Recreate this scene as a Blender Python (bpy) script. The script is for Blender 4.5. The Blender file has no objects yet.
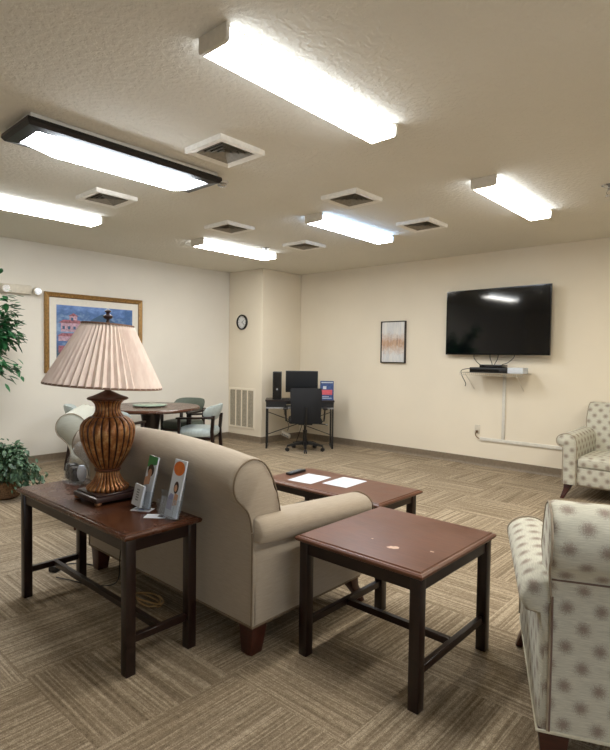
import bpy, bmesh, math, random
from mathutils import Vector, Matrix
random.seed(7)
PI = math.pi
C = bpy.context.scene.collection

# ------------------------------------------------------------------ camera
def Rm(a, ax): return Matrix.Rotation(a, 4, ax)
F_PX, YAW, PITCH, ROLL, CAM_H = 539.88, 0.734227, -0.0350022, 0.0137656, 1.37
cd = bpy.data.cameras.new('camera'); cam = bpy.data.objects.new('camera', cd); C.objects.link(cam)
cd.sensor_fit = 'HORIZONTAL'; cd.sensor_width = 36.0; cd.lens = F_PX / 610 * 36
cd.clip_start = 0.05
cam.matrix_world = Matrix.Translation((0, 0, CAM_H)) @ Rm(YAW, 'Z') @ Rm(PI/2 + PITCH, 'X') @ Rm(ROLL, 'Z')
bpy.context.scene.camera = cam

# ------------------------------------------------------------------ world, exposure
w = bpy.data.worlds.new('world'); bpy.context.scene.world = w; w.use_nodes = True
w.node_tree.nodes['Background'].inputs[0].default_value = (0.72, 0.84, 1.0, 1)
w.node_tree.nodes['Background'].inputs[1].default_value = 0.8
vs = bpy.context.scene.view_settings
vs.view_transform = 'Standard'; vs.look = 'None'; vs.gamma = 1; vs.use_curve_mapping = False
vs.exposure = 1.86
LAMP = 11.0          # strength of the fluorescent diffusers

# ------------------------------------------------------------------ materials
def lin(c):
    return tuple(((v/255)/12.92 if v/255 <= 0.04045 else ((v/255+0.055)/1.055)**2.4) for v in c) + (1,)

class NM:
    """small node helper"""
    def __init__(s, name, col=(200, 200, 200), rough=0.6, metal=0.0, spec=0.5):
        s.m = bpy.data.materials.new(name); s.m.use_nodes = True
        s.nt = s.m.node_tree; s.b = s.nt.nodes['Principled BSDF']
        s.b.inputs['Base Color'].default_value = lin(col)
        s.b.inputs['Roughness'].default_value = rough
        s.b.inputs['Metallic'].default_value = metal
        s.b.inputs['Specular IOR Level'].default_value = spec
    def n(s, t, **k):
        x = s.nt.nodes.new(t)
        for a, v in k.items(): setattr(x, a, v)
        return x
    def l(s, a, b): s.nt.links.new(a, b)
    def val(s, sock, v):
        if isinstance(v, (int, float)): sock.default_value = v
        else: s.l(v, sock)
    def math(s, op, a, b=None, c=None):
        x = s.n('ShaderNodeMath', operation=op)
        s.val(x.inputs[0], a)
        if b is not None: s.val(x.inputs[1], b)
        if c is not None: s.val(x.inputs[2], c)
        return x.outputs[0]
    def coord(s, k='Object'): return s.n('ShaderNodeTexCoord').outputs[k]
    def noise(s, vec, scale, detail=4, rough=0.55, dim='3D', scl=None):
        x = s.n('ShaderNodeTexNoise', noise_dimensions=dim)
        if scl:
            mp = s.n('ShaderNodeMapping'); s.l(vec, mp.inputs[0]); mp.inputs['Scale'].default_value = scl; vec = mp.outputs[0]
        if dim == '1D': s.val(x.inputs['W'], vec)
        else: s.l(vec, x.inputs['Vector'])
        x.inputs['Scale'].default_value = scale; x.inputs['Detail'].default_value = detail
        x.inputs['Roughness'].default_value = rough
        return x.outputs['Fac'] if 'Fac' in x.outputs else x.outputs[0]
    def ramp(s, fac, stops):
        r = s.n('ShaderNodeValToRGB'); s.l(fac, r.inputs[0])
        e = r.color_ramp.elements
        while len(e) < len(stops): e.new(0.5)
        for i, (p, c) in enumerate(stops):
            e[i].position = p; e[i].color = lin(c)
        return r.outputs[0]
    def mix(s, fac, a, b, mode='MIX'):
        x = s.n('ShaderNodeMix', data_type='RGBA', blend_type=mode)
        s.val(x.inputs[0], fac)
        for i, v in ((6, a), (7, b)):
            if isinstance(v, tuple): x.inputs[i].default_value = lin(v)
            else: s.l(v, x.inputs[i])
        return x.outputs[2]
    def color(s, c): s.l(c, s.b.inputs['Base Color'])
    def rough(s, r): s.l(r, s.b.inputs['Roughness'])
    def bump(s, h, strength=0.3, dist=0.01):
        x = s.n('ShaderNodeBump'); x.inputs['Strength'].default_value = strength
        x.inputs['Distance'].default_value = dist
        s.l(h, x.inputs['Height']); s.l(x.outputs[0], s.b.inputs['Normal'])

def plain(name, col, rough=0.5, metal=0.0, var=0.04, scale=30, spec=0.5, bump=0):
    q = NM(name, col, rough, metal, spec)
    f = q.noise(q.coord(), scale, 3)
    lo = tuple(max(0, v*(1-var*2)) for v in col); hi = tuple(min(255, v*(1+var)) for v in col)
    q.color(q.ramp(f, [(0.3, lo), (0.7, hi)]))
    if bump: q.bump(f, bump, 0.002)
    return q.m

def wall_mat(name, col, bstr=0.12):
    q = NM(name, col, 0.75, spec=0.25)
    f = q.noise(q.coord(), 1.3, 3)
    q.color(q.ramp(f, [(0.3, tuple(v*0.975 for v in col)), (0.7, col)]))
    q.bump(q.noise(q.coord(), 90, 3), bstr, 0.004)
    return q.m
M = {}
M['wall'] = wall_mat('wall_paint', (236, 226, 207))
M['wall_left'] = wall_mat('wall_paint_left', (230, 225, 215))
q = NM('ceiling_texture', (236, 230, 216), 0.9, spec=0.15)
f1 = q.noise(q.coord(), 34, 3, 0.5)
f2 = q.ramp(f1, [(0.42, (0, 0, 0)), (0.58, (255, 255, 255))])
q.color(q.mix(q.noise(q.coord(), 2.0, 3), (222, 217, 204), (229, 224, 212)))
q.bump(f2, 0.5, 0.005); M['ceiling'] = q.m

# carpet: quarter-turned striped tiles
q = NM('carpet_tiles', (130, 115, 95), 0.95, spec=0.1)
T = 0.6
sp = q.n('ShaderNodeSeparateXYZ'); q.l(q.coord(), sp.inputs[0])
gx = q.math('DIVIDE', q.math('ADD', sp.outputs[0], 1.745+12), T); gy = q.math('DIVIDE', q.math('ADD', sp.outputs[1], 12-0.88), T)
ix = q.math('FLOOR', gx); iy = q.math('FLOOR', gy)
par = q.math('FLOORED_MODULO', q.math('ADD', q.math('ADD', ix, iy), 1.0), 2.0)
wn = q.n('ShaderNodeTexWhiteNoise', noise_dimensions='2D')
cb = q.n('ShaderNodeCombineXYZ'); q.l(ix, cb.inputs[0]); q.l(iy, cb.inputs[1]); q.l(cb.outputs[0], wn.inputs['Vector'])
rnd = wn.outputs['Value']
# cross coordinate: parity picks x or y
cr = q.math('ADD', q.math('MULTIPLY', par, sp.outputs[0]), q.math('MULTIPLY', q.math('SUBTRACT', 1.0, par), sp.outputs[1]))
al = q.math('ADD', q.math('MULTIPLY', par, sp.outputs[1]), q.math('MULTIPLY', q.math('SUBTRACT', 1.0, par), sp.outputs[0]))
cv = q.n('ShaderNodeCombineXYZ')
q.l(q.math('MULTIPLY', cr, 98.0), cv.inputs[0]); q.l(q.math('MULTIPLY', al, 1.3), cv.inputs[1]); q.l(q.math('MULTIPLY', rnd, 37.0), cv.inputs[2])
st = q.noise(cv.outputs[0], 1.0, 1.5, 0.5)
mrc = q.n('ShaderNodeMapRange'); q.l(st, mrc.inputs[0]); mrc.inputs[1].default_value = 0.42; mrc.inputs[2].default_value = 0.60; crisp = mrc.outputs[0]
fib = q.noise(q.coord(), 230, 2, 0.6)
mid = q.noise(q.coord(), 45, 3, 0.6)
band = q.noise(cv.outputs[0], 0.16, 1, 0.5)
h = q.math('ADD', q.math('ADD', q.math('MULTIPLY', st, 0.22), q.math('ADD', q.math('MULTIPLY', crisp, 0.045), 0.085)), q.math('ADD', q.math('MULTIPLY', fib, 0.40), q.math('MULTIPLY', mid, 0.22)))
h = q.math('ADD', h, q.math('MULTIPLY', q.math('SUBTRACT', band, 0.5), 0.10))
h = q.math('ADD', h, q.math('MULTIPLY', q.math('SUBTRACT', rnd, 0.5), 0.02))
q.color(q.ramp(h, [(0.36, (88, 75, 58)), (0.47, (130, 115, 95)), (0.55, (150, 135, 114)), (0.66, (198, 182, 158))]))
q.bump(h, 0.5, 0.006); M['carpet'] = q.m

M['base'] = plain('vinyl_baseboard', (128, 114, 96), 0.55)
# woods
def wood(name, dark, light, rough=0.32, dusty=0.0):
    q = NM(name, dark, rough)
    c = q.coord()
    g = q.noise(c, 6, 5, 0.6, scl=(2.0, 14.0, 14.0))
    col = q.ramp(g, [(0.3, dark), (0.7, light)])
    if dusty:
        dn = q.noise(c, 5, 6, 0.65)
        fac = q.math('MULTIPLY', q.math('SUBTRACT', dn, 0.42), dusty*3); fac.node.use_clamp = True
        col = q.mix(fac, col, tuple(min(255, v*1.25+14) for v in light))
        q.rough(q.math('ADD', q.math('MULTIPLY', dn, 0.3), rough-0.1))
    q.color(col); return q.m
M['wood'] = wood('dark_cherry_wood', (22, 9, 7), (34, 15, 11), 0.30)
M['wood_top'] = wood('worn_cherry_top', (84, 50, 35), (101, 63, 45), 0.30, 0.30)
M['wood_console'] = wood('console_top_wood', (64, 35, 22), (80, 47, 30), 0.20, 0.16)
M['wood_leg'] = wood('reddish_leg_wood', (50, 20, 13), (70, 30, 19), 0.35)
M['wood_black'] = wood('near_black_wood', (30, 22, 20), (44, 32, 28), 0.35)
M['scuff'] = plain('scuffed_bare_wood', (206, 176, 156), 0.6)

def fabric(name, col, rough=0.92, weave=900, streak=0.05):
    q = NM(name, col, rough, spec=0.15)
    uv = q.coord('UV')
    f = q.noise(uv, weave*0.5, 2, 0.6)
    s2 = q.noise(uv, 60, 3, 0.6, scl=(0.25, 3.0, 1))
    t = q.math('ADD', q.math('MULTIPLY', f, 0.5), q.math('MULTIPLY', s2, 0.5))
    q.color(q.ramp(t, [(0.3, tuple(v*(1-streak*1.6) for v in col)), (0.7, tuple(min(255, v*(1+streak)) for v in col))]))
    q.bump(t, 0.25, 0.002)
    q.b.inputs['Sheen Weight'].default_value = 0.15
    return q.m
M['sofa'] = fabric('taupe_sofa_fabric', (168, 155, 138))
M['sofa_pipe'] = plain('taupe_piping', (120, 104, 84), 0.9)

def spotted(name, ground, spot, pitch=0.105):
    q = NM(name, ground, 0.9, spec=0.15)
    uv = q.coord('UV'); s = q.n('ShaderNodeSeparateXYZ'); q.l(uv, s.inputs[0])
    u = q.math('DIVIDE', s.outputs[0], pitch); v = q.math('DIVIDE', s.outputs[1], pitch*0.62)
    row = q.math('FLOOR', v)
    uo = q.math('ADD', u, q.math('MULTIPLY', q.math('FLOORED_MODULO', row, 2.0), 0.5))
    du = q.math('MULTIPLY', q.math('SUBTRACT', q.math('FRACT', uo), 0.5), pitch)
    dv = q.math('MULTIPLY', q.math('SUBTRACT', q.math('FRACT', v), 0.5), pitch*0.62)
    d = q.math('SQRT', q.math('ADD', q.math('MULTIPLY', du, du), q.math('MULTIPLY', dv, dv)))
    ang = q.math('ARCTAN2', dv, du)
    pet = q.math('MULTIPLY', q.math('SINE', q.math('MULTIPLY', ang, 8.0)), 0.0012)
    d2 = q.math('ADD', q.math('ADD', d, pet), q.math('MULTIPLY', q.math('SUBTRACT', q.noise(uv, 260, 3, 0.7), 0.5), 0.055))
    m = q.n('ShaderNodeMapRange'); q.l(d2, m.inputs[0]); m.inputs[1].default_value = 0.031; m.inputs[2].default_value = 0.008
    fac = q.math('MULTIPLY', m.outputs[0], 0.74)
    weft = q.noise(uv, 60, 4, 0.65, scl=(0.35, 6.0, 1))
    g = q.ramp(weft, [(0.3, tuple(x*0.88 for x in ground)), (0.7, tuple(min(255, x*1.06) for x in ground))])
    q.color(q.mix(fac, g, spot))
    q.bump(q.math('ADD', weft, q.noise(uv, 500, 2)), 0.2, 0.002)
    return q.m
M['spot'] = spotted('sage_medallion_fabric', (196, 194, 180), (118, 98, 90))
M['spot_pipe'] = plain('armchair_piping', (158, 146, 128), 0.9)
M['seam'] = plain('brown_seam_cord', (112, 92, 82), 0.9)
M['hem_pipe'] = plain('pale_piping', (205, 200, 180), 0.9)
M['sage'] = fabric('plain_sage_fabric', (170, 170, 158))
M['vinyl'] = plain('pale_blue_green_vinyl', (182, 194, 194), 0.45, var=0.03)
M['vinyl_dark'] = plain('grey_green_vinyl', (88, 98, 88), 0.5, var=0.03)
M['black'] = plain('matte_black_plastic', (22, 22, 24), 0.45)
M['blackmetal'] = plain('black_powder_metal', (20, 19, 20), 0.4)
M['gloss_black'] = plain('glossy_black_bezel', (10, 10, 11), 0.15)
q = NM('television_glass', (5, 6, 10), 0.06, spec=0.7); M['screen'] = q.m
q = NM('monitor_glass', (6, 6, 8), 0.3, spec=0.4); M['monitor'] = q.m
M['white'] = plain('white_enamel', (222, 218, 208), 0.4, var=0.02)
M['offwhite'] = plain('off_white_plastic', (214, 206, 190), 0.45, var=0.02)
M['vent'] = plain('vent_enamel', (238, 233, 222), 0.45, var=0.02)
M['ventdark'] = plain('vent_duct_shadow_metal', (60, 56, 50), 0.8)
M['ventlouvre'] = plain('vent_louvre_metal', (150, 142, 128), 0.5)
M['grillelouvre'] = plain('grille_louvre_metal', (178, 168, 148), 0.5)
M['paper'] = plain('white_paper', (208, 214, 222), 0.7, var=0.01)
M['paperblue'] = plain('blue_tinted_print', (170, 200, 225), 0.6)
M['chrome'] = plain('brushed_chrome', (190, 190, 190), 0.25, 0.9)
M['gold'] = plain('antique_gold_frame', (158, 122, 72), 0.38, 0.5, var=0.12, scale=60)
M['gold_dark'] = plain('gold_frame_inner', (120, 92, 58), 0.4, 0.4, var=0.1)
M['mat'] = plain('picture_mat_board', (226, 222, 212), 0.7, var=0.01)
M['mesh'] = plain('dark_mesh_fabric', (12, 14, 20), 0.75)
M['foot_gold'] = plain('aged_gold_claw', (150, 104, 70), 0.35, 0.4, var=0.15)
M['bronze'] = plain('brown_bronze_lid', (86, 48, 30), 0.35, 0.3, var=0.12)
M['lampbase'] = plain('dark_brown_lacquer', (52, 34, 32), 0.35)
M['cord_tan'] = plain('tan_cord', (172, 140, 92), 0.5)
M['cable'] = plain('black_cable_rubber', (18, 17, 17), 0.5)
M['bark'] = plain('ficus_bark', (96, 78, 56), 0.8, var=0.15)
M['basket'] = plain('brown_basket', (110, 82, 54), 0.8, var=0.2, scale=80)
M['red'] = plain('red_print', (176, 52, 58), 0.6)
M['blue'] = plain('blue_print', (58, 84, 138), 0.5, var=0.12)
M['orange'] = plain('orange_print', (214, 112, 40), 0.5)
M['green'] = plain('green_print', (70, 140, 84), 0.5)
M['skin'] = plain('tan_print', (196, 150, 120), 0.6)
M['hairprint'] = plain('dark_brown_print', (58, 36, 30), 0.6)
M['greyprint'] = plain('grey_print_text', (120, 126, 134), 0.6)
M['lilac'] = plain('lilac_print', (150, 150, 180), 0.6)

def leafmat(name, a, b):
    q = NM(name, a, 0.42)
    q.color(q.ramp(q.noise(q.coord(), 14, 3), [(0.35, a), (0.65, b)]))
    return q.m
M['leaf'] = leafmat('ficus_leaf', (26, 74, 44), (58, 122, 74))
M['ivy'] = leafmat('ivy_leaf', (36, 66, 42), (104, 134, 104))

# lamp vase: antique gold ribs with dark grooves painted in
def ribmat(name, n, phase=0.0):
    q = NM(name, (150, 98, 50), 0.34, 0.35)
    c = q.coord(); s = q.n('ShaderNodeSeparateXYZ'); q.l(c, s.inputs[0])
    a = q.math('ARCTAN2', s.outputs[1], s.outputs[0])
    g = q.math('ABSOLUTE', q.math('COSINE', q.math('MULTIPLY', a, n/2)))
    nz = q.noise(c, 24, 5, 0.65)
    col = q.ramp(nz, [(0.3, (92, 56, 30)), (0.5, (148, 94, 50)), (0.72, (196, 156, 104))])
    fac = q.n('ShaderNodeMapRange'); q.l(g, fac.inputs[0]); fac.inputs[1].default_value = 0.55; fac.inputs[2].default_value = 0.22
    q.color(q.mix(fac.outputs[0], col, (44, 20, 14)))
    return q.m
M['ribs'] = ribmat('ribbed_antique_gold', 22)
M['ribfoot'] = ribmat('fluted_gold_foot', 26)
q = NM('pleated_shade_silk', (236, 220, 212), 0.85, spec=0.2)
q.color(q.ramp(q.noise(q.coord(), 40, 3, scl=(1, 1, 0.1)), [(0.3, (228, 210, 201)), (0.7, (242, 228, 219))]))
q.b.inputs['Subsurface Weight'].default_value = 0.0
M['shade'] = q.m
M['shade_trim'] = plain('shade_trim_band', (128, 100, 84), 0.8)

def emis(name, col, strength):
    q = NM(name, (240, 240, 236), 0.4)
    q.b.inputs['Emission Color'].default_value = lin(col); q.b.inputs['Emission Strength'].default_value = strength
    return q.m
M['tube_neutral'] = emis('diffuser_neutral', (255, 251, 242), LAMP)
M['tube_cool'] = emis('diffuser_cool', (238, 246, 255), LAMP)
M['tube_warm'] = emis('diffuser_warm', (255, 247, 228), LAMP)
M['tube_side'] = emis('diffuser_side_lip', (236, 245, 255), LAMP*0.16)

q = NM('clear_acrylic', (235, 240, 245), 0.06); q.b.inputs['Transmission Weight'].default_value = 0.92
q.b.inputs['IOR'].default_value = 1.2; M['acrylic'] = q.m
q = NM('clear_crumpled_plastic', (240, 242, 242), 0.16); q.b.inputs['Alpha'].default_value = 0.16
q.bump(q.noise(q.coord(), 28, 4, 0.7), 1.0, 0.02); M['plastic_bag'] = q.m
q = NM('clock_glass_face', (226, 228, 228), 0.3); M['clockface'] = q.m
M['glass_green'] = plain('pale_green_glass', (150, 172, 154), 0.12, var=0.02)

# lake picture print, canvas print
q = NM('lake_landscape_print', (80, 110, 170), 0.35)
c = q.coord(); s = q.n('ShaderNodeSeparateXYZ'); q.l(c, s.inputs[0])
n1 = q.noise(c, 5, 5, 0.65, scl=(1, 1, 2.2)); n2 = q.noise(c, 17, 4, 0.7)
t = q.math('ADD', q.math('MULTIPLY', s.outputs[2], 0.9), q.math('ADD', q.math('MULTIPLY', n1, 0.55), q.math('MULTIPLY', n2, 0.25)))
q.color(q.ramp(t, [(0.1, (58, 84, 96)), (0.32, (70, 98, 150)), (0.46, (132, 160, 196)), (0.60, (58, 96, 150)), (0.72, (92, 128, 190)), (0.9, (150, 180, 222))]))
M['lake'] = q.m
q = NM('abstract_canvas_print', (220, 215, 208), 0.7)
c = q.coord(); s = q.n('ShaderNodeSeparateXYZ'); q.l(c, s.inputs[0])
vz = q.math('SUBTRACT', 1.0, q.math('MULTIPLY', q.math('ABSOLUTE', q.math('ADD', s.outputs[2], 0.02)), 5.5))
n1 = q.noise(c, 20, 5, 0.8, scl=(1.2, 1, 1.0)); n2 = q.noise(c, 7, 4, 0.7, scl=(3, 1, 0.4))
fac = q.math('MULTIPLY', q.math('SUBTRACT', q.math('ADD', q.math('MULTIPLY', vz, 0.6), n1), 0.58), 2.2); fac.node.use_clamp = True
tint = q.ramp(n2, [(0.35, (176, 138, 112)), (0.55, (204, 172, 146)), (0.7, (146, 118, 98))])
bg = q.ramp(n2, [(0.3, (196, 200, 206)), (0.6, (228, 226, 222))])
q.color(q.mix(fac, bg, tint)); M['canvas'] = q.m

# ------------------------------------------------------------------ mesh helpers
class MB:
    def __init__(s): s.bm = bmesh.new(); s.uv = s.bm.loops.layers.uv.new('UVMap'); s.keep = set(); s.mi = 0
    def face(s, vs, mi=None):
        try: f = s.bm.faces.new(vs)
        except ValueError: return None
        f.material_index = s.mi if mi is None else mi
        return f
    def box(s, a, b, mtx=None, mi=None):
        x0, y0, z0 = a; x1, y1, z1 = b
        P = [(x0,y0,z0),(x1,y0,z0),(x1,y1,z0),(x0,y1,z0),(x0,y0,z1),(x1,y0,z1),(x1,y1,z1),(x0,y1,z1)]
        v = [s.bm.verts.new(mtx @ Vector(p) if mtx else p) for p in P]
        for i in ((0,3,2,1),(4,5,6,7),(0,1,5,4),(1,2,6,5),(2,3,7,6),(3,0,4,7)): s.face([v[k] for k in i], mi)
        return s
    def taper(s, c0, s0, c1, s1, mi=None):
        """square bar between centre c0 (half sizes s0) and c1 (half sizes s1)"""
        v = []
        for c, h in ((c0, s0), (c1, s1)):
            for dx, dy in ((-1,-1),(1,-1),(1,1),(-1,1)): v.append(s.bm.verts.new((c[0]+dx*h[0], c[1]+dy*h[1], c[2])))
        for i in ((0,3,2,1),(4,5,6,7),(0,1,5,4),(1,2,6,5),(2,3,7,6),(3,0,4,7)): s.face([v[k] for k in i], mi)
        return s
    def loft(s, secs, closed=True, caps=True, uvs=True, mi=None, ring=False):
        """secs: list of point rings; uv = arc length around / along"""
        R = [[s.bm.verts.new(p) for p in sec] for sec in secs]
        n = len(secs[0]); m = len(secs)
        us = [0.0]
        ref = secs[m//2]
        for i in range(n): us.append(us[-1] + (Vector(ref[(i+1) % n])-Vector(ref[i])).length)
        vs_ = [0.0]
        for j in range(m-1): vs_.append(vs_[-1] + (Vector(secs[j+1][n//3])-Vector(secs[j][n//3])).length)
        for j in range(m - (0 if ring else 1)):
            j2 = (j+1) % m
            for i in range(n if closed else n-1):
                i2 = (i+1) % n
                f = s.face([R[j][i], R[j][i2], R[j2][i2], R[j2][i]], mi)
                if f and not ring:
                    for lp, (a, b) in zip(f.loops, ((i, j), (i+1, j), (i+1, j+1), (i, j+1))): lp[s.uv].uv = (vs_[b], us[a])
                    s.keep.add(f)
        if caps and closed and not ring:
            s.face(list(reversed(R[0])), mi); s.face(R[-1], mi)
        return s
    def tube(s, pts, r, n=8, closed=False, mi=None):
        pts = [Vector(p) for p in pts]; secs = []; up = None
        for i, p in enumerate(pts):
            if closed: t = (pts[(i+1) % len(pts)] - pts[i-1])
            else: t = (pts[min(i+1, len(pts)-1)] - pts[max(i-1, 0)])
            if t.length < 1e-9: t = Vector((0,0,1))
            t.normalize()
            if up is None:
                up = Vector((0,0,1)) if abs(t.z) < 0.9 else Vector((1,0,0))
            a = up - t*up.dot(t)
            if a.length < 1e-6: a = t.orthogonal()
            a.normalize(); up = a; b = t.cross(a)
            rr = r[i] if isinstance(r, (list, tuple)) else r
            secs.append([p + (a*math.cos(2*PI*k/n) + b*math.sin(2*PI*k/n))*rr for k in range(n)])
        return s.loft(secs, True, not closed, mi=mi, ring=closed)
    def lathe(s, prof, c=(0,0,0), n=32, mod=None, caps=True, mi=None):
        secs = []
        for r, z in prof:
            ring = []
            for k in range(n):
                a = 2*PI*k/n; rr = r if mod is None else mod(r, z, a)
                ring.append((c[0]+rr*math.cos(a), c[1]+rr*math.sin(a), c[2]+z))
            secs.append(ring)
        return s.loft(secs, True, caps, mi=mi)
    def cyl(s, p0, p1, r0, r1=None, n=20, mi=None):
        return s.tube([p0, p1], [r0, r0 if r1 is None else r1], n, mi=mi)
    def sphere(s, c, r, n=16, sc=(1,1,1), mi=None):
        secs = []
        for j in range(1, n//2):
            t = PI*j/(n//2)
            secs.append([(c[0]+sc[0]*r*math.sin(t)*math.cos(2*PI*k/n), c[1]+sc[1]*r*math.sin(t)*math.sin(2*PI*k/n), c[2]-sc[2]*r*math.cos(t)) for k in range(n)])
        return s.loft(secs, mi=mi)
    def bevel(s, off, seg=2, ang=40):
        s.bm.normal_update()
        es = [e for e in s.bm.edges if len(e.link_faces) == 2 and e.calc_face_angle(0) > math.radians(ang)]
        bmesh.ops.bevel(s.bm, geom=es, offset=off, segments=seg, profile=0.5, affect='EDGES', clamp_overlap=True)
        s.keep = set(f for f in s.keep if f.is_valid)
        return s
    def build(s, name, mat, parent=None, loc=None, smooth=True, ang=38, rotz=0, recalc=True):
        bm = s.bm
        if recalc: bmesh.ops.recalc_face_normals(bm, faces=bm.faces)
        bm.normal_update()
        for f in bm.faces:
            f.smooth = smooth
            if f in s.keep: continue
            nn = f.normal; k = max(range(3), key=lambda i: abs(nn[i]))
            for lp in f.loops:
                c = lp.vert.co
                lp[s.uv].uv = ((c.y, c.z), (c.x, c.z), (c.x, c.y))[k]
        for e in bm.edges:
            if len(e.link_faces) == 2 and e.calc_face_angle(0) > math.radians(ang): e.smooth = False
        me = bpy.data.meshes.new(name); bm.to_mesh(me); bm.free()
        for m_ in (mat if isinstance(mat, list) else [mat]): me.materials.append(m_)
        o = bpy.data.objects.new(name, me); C.objects.link(o)
        if parent: o.parent = parent
        if loc: o.location = loc
        if rotz: o.rotation_euler = (0, 0, rotz)
        return o

def tag(o, label, cat, group=None):
    o['label'] = label; o['category'] = cat
    if group: o['group'] = group
    return o
def thing(name, label, cat, loc=(0,0,0), rz=0, group=None, rot=None):
    o = bpy.data.objects.new(name, None); C.objects.link(o)
    o.location = loc; o.rotation_euler = rot if rot else (0, 0, rz); o.empty_display_size = 0.1
    return tag(o, label, cat, group)
def struct(o): o['kind'] = 'structure'; return o
def dup(root, loc=None, rz=None, label=None, group=None):
    r = root.copy(); C.objects.link(r)
    if loc is not None: r.location = loc
    if rz is not None: r.rotation_euler = (0, 0, rz)
    if label: r['label'] = label
    if group: r['group'] = group
    for ch in list(root.children):
        c = ch.copy(); C.objects.link(c); c.parent = r
        for g in list(ch.children):
            d = g.copy(); C.objects.link(d); d.parent = c
    return r
def smoothpts(pts, closed=True, k=4):
    """Catmull-Rom through 2-D points"""
    n = len(pts); out = []
    for i in range(n if closed else n-1):
        g = lambda j: Vector(pts[j % n] if closed else pts[max(0, min(n-1, j))])
        p0, p1, p2, p3 = g(i-1), g(i), g(i+1), g(i+2)
        for t in range(k):
            u = t/k
            out.append(0.5*((2*p1)+(p2-p0)*u+(2*p0-5*p1+4*p2-p3)*u*u+(3*p1-p0-3*p2+p3)*u**3))
    if not closed: out.append(Vector(pts[-1]))
    return out

# ------------------------------------------------------------------ room shell
X0, Y1, X1, Y2, H = -6.895, 5.757, -6.099, 6.636, 2.713
XR, YB = 2.2, -2.6
struct(MB().box((X0-.2, YB-.2, -.12), (XR+.2, Y2+.2, 0)).build('floor', M['carpet']))
struct(MB().box((X0-.2, YB-.2, H), (XR+.2, Y2+.2, H+.12)).build('ceiling', M['ceiling']))
struct(MB().box((X0-.15, YB-.15, 0), (X0, Y2+.15, H)).build('wall_left', M['wall_left']))
struct(MB().box((X0, Y2, 0), (XR, Y2+.15, H)).build('wall_back', M['wall']))
struct(MB().box((X0, Y1, 0), (X1, Y2, H)).bevel(0.012, 3).build('wall_alcove', M['wall']))
WY0, WY1, WZ0, WZ1 = -2.2, 1.1, .85, 2.25
struct(MB().box((XR, YB-.15, 0), (XR+.15, Y2+.15, WZ0)).box((XR, YB-.15, WZ1), (XR+.15, Y2+.15, H)).box((XR, YB-.15, WZ0), (XR+.15, WY0, WZ1)).box((XR, WY1, WZ0), (XR+.15, Y2+.15, WZ1)).build('wall_right', M['wall'], smooth=False))
wf = MB().box((XR, WY0, WZ0), (XR+.08, WY0+.05, WZ1)).box((XR, WY1-.05, WZ0), (XR+.08, WY1, WZ1)).box((XR, WY0, WZ0), (XR+.08, WY1, WZ0+.05)).box((XR, WY0, WZ1-.05), (XR+.08, WY1, WZ1)).box((XR, -.57, WZ0), (XR+.08, -.52, WZ1))
struct(wf.build('window_1', M['white'], smooth=False))
struct(MB().box((X0, YB-.15, 0), (XR, YB, H)).build('wall_front', M['wall']))
BH = 0.10
def baseboard(name, pts):
    # cove profile swept along a straight run: p0 -> p1, inward normal n
    p0, p1, n = pts
    prof = [(0, 0), (0.018, 0), (0.010, 0.012), (0.006, 0.03), (0.006, BH-.004), (0.003, BH), (0, BH)]
    mb = MB()
    mb.loft([[(p[0]+n[0]*a, p[1]+n[1]*a, z) for a, z in prof] for p in (p0, p1)])
    return struct(mb.build(name, M['base'], smooth=False))
baseboard('baseboard_left', ((X0, YB), (X0, Y1), (1, 0)))
baseboard('baseboard_back', ((X1, Y2), (XR, Y2), (0, -1)))
baseboard('baseboard_alcove_front', ((X0, Y1), (X1+.006, Y1), (0, -1)))
baseboard('baseboard_alcove_side', ((X1, Y1-.006), (X1, Y2), (1, 0)))
baseboard('baseboard_right', ((XR, YB), (XR, Y2), (-1, 0)))
baseboard('baseboard_front', ((X0, YB), (XR, YB), (0, 1)))

# ------------------------------------------------------------------ ceiling lights
M['tube_side_blue'] = emis('diffuser_side_lip_blue', (170, 208, 255), LAMP*0.22)
def wrap_light(x, y0, y1, wd, tube, label, side='tube_side'):
    L = y1-y0; cy = (y0+y1)/2
    t = thing('ceiling_light', label, 'ceiling light', (x, cy, H), group='white fluorescent ceiling lights')
    hw = wd/2; d = 0.074
    mb = MB()      # metal pan against the ceiling
    mb.box((-hw*0.86, -L/2+.012, -0.030), (hw*0.86, L/2-.012, 0)); mb.bevel(0.003, 1)
    mb.build('housing', M['white'], t)
    prof = [(-hw, -0.018), (-hw, -0.058), (-hw+.004, -0.069), (-hw+.014, -d), (hw-.014, -d), (hw-.004, -0.069), (hw, -0.058), (hw, -0.018)]
    mb = MB(); mb.loft([[(a, y, z) for a, z in prof] for y in (-L/2+.02, L/2-.02)])
    for f in mb.bm.faces:
        zc = f.calc_center_median().z
        f.material_index = 0 if zc < -.0705 else 1
    mb.build('diffuser', [tube, M[side]], t)
    for s_ in (-1, 1):
        e = [(-hw-.003, 0.0), (-hw-.003, -0.060), (-hw+.002, -0.071), (-hw+.014, -d-.003), (hw-.014, -d-.003), (hw-.002, -0.071), (hw+.003, -0.060), (hw+.003, 0)]
        ya, yb = (-L/2, -L/2+.019) if s_ < 0 else (L/2-.019, L/2)
        mb = MB(); mb.loft([[(a, y, z) for a, z in e] for y in (ya, yb)]); mb.bevel(0.002, 1)
        mb.build('end_cap', M['offwhite'], t)
    return t
wrap_light(-1.825, 1.42, 2.69, .180, M['tube_neutral'], 'largest white fluorescent ceiling light at the top of the photo, nearest the camera')
wrap_light(-1.745, 3.87, 5.10, .190, M['tube_warm'], 'white fluorescent ceiling light on the right, above the wall television')
wrap_light(-3.41, 3.86, 5.09, .21, M['tube_cool'], 'white fluorescent ceiling light in the middle, between two pairs of square vents', 'tube_side_blue')
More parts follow.
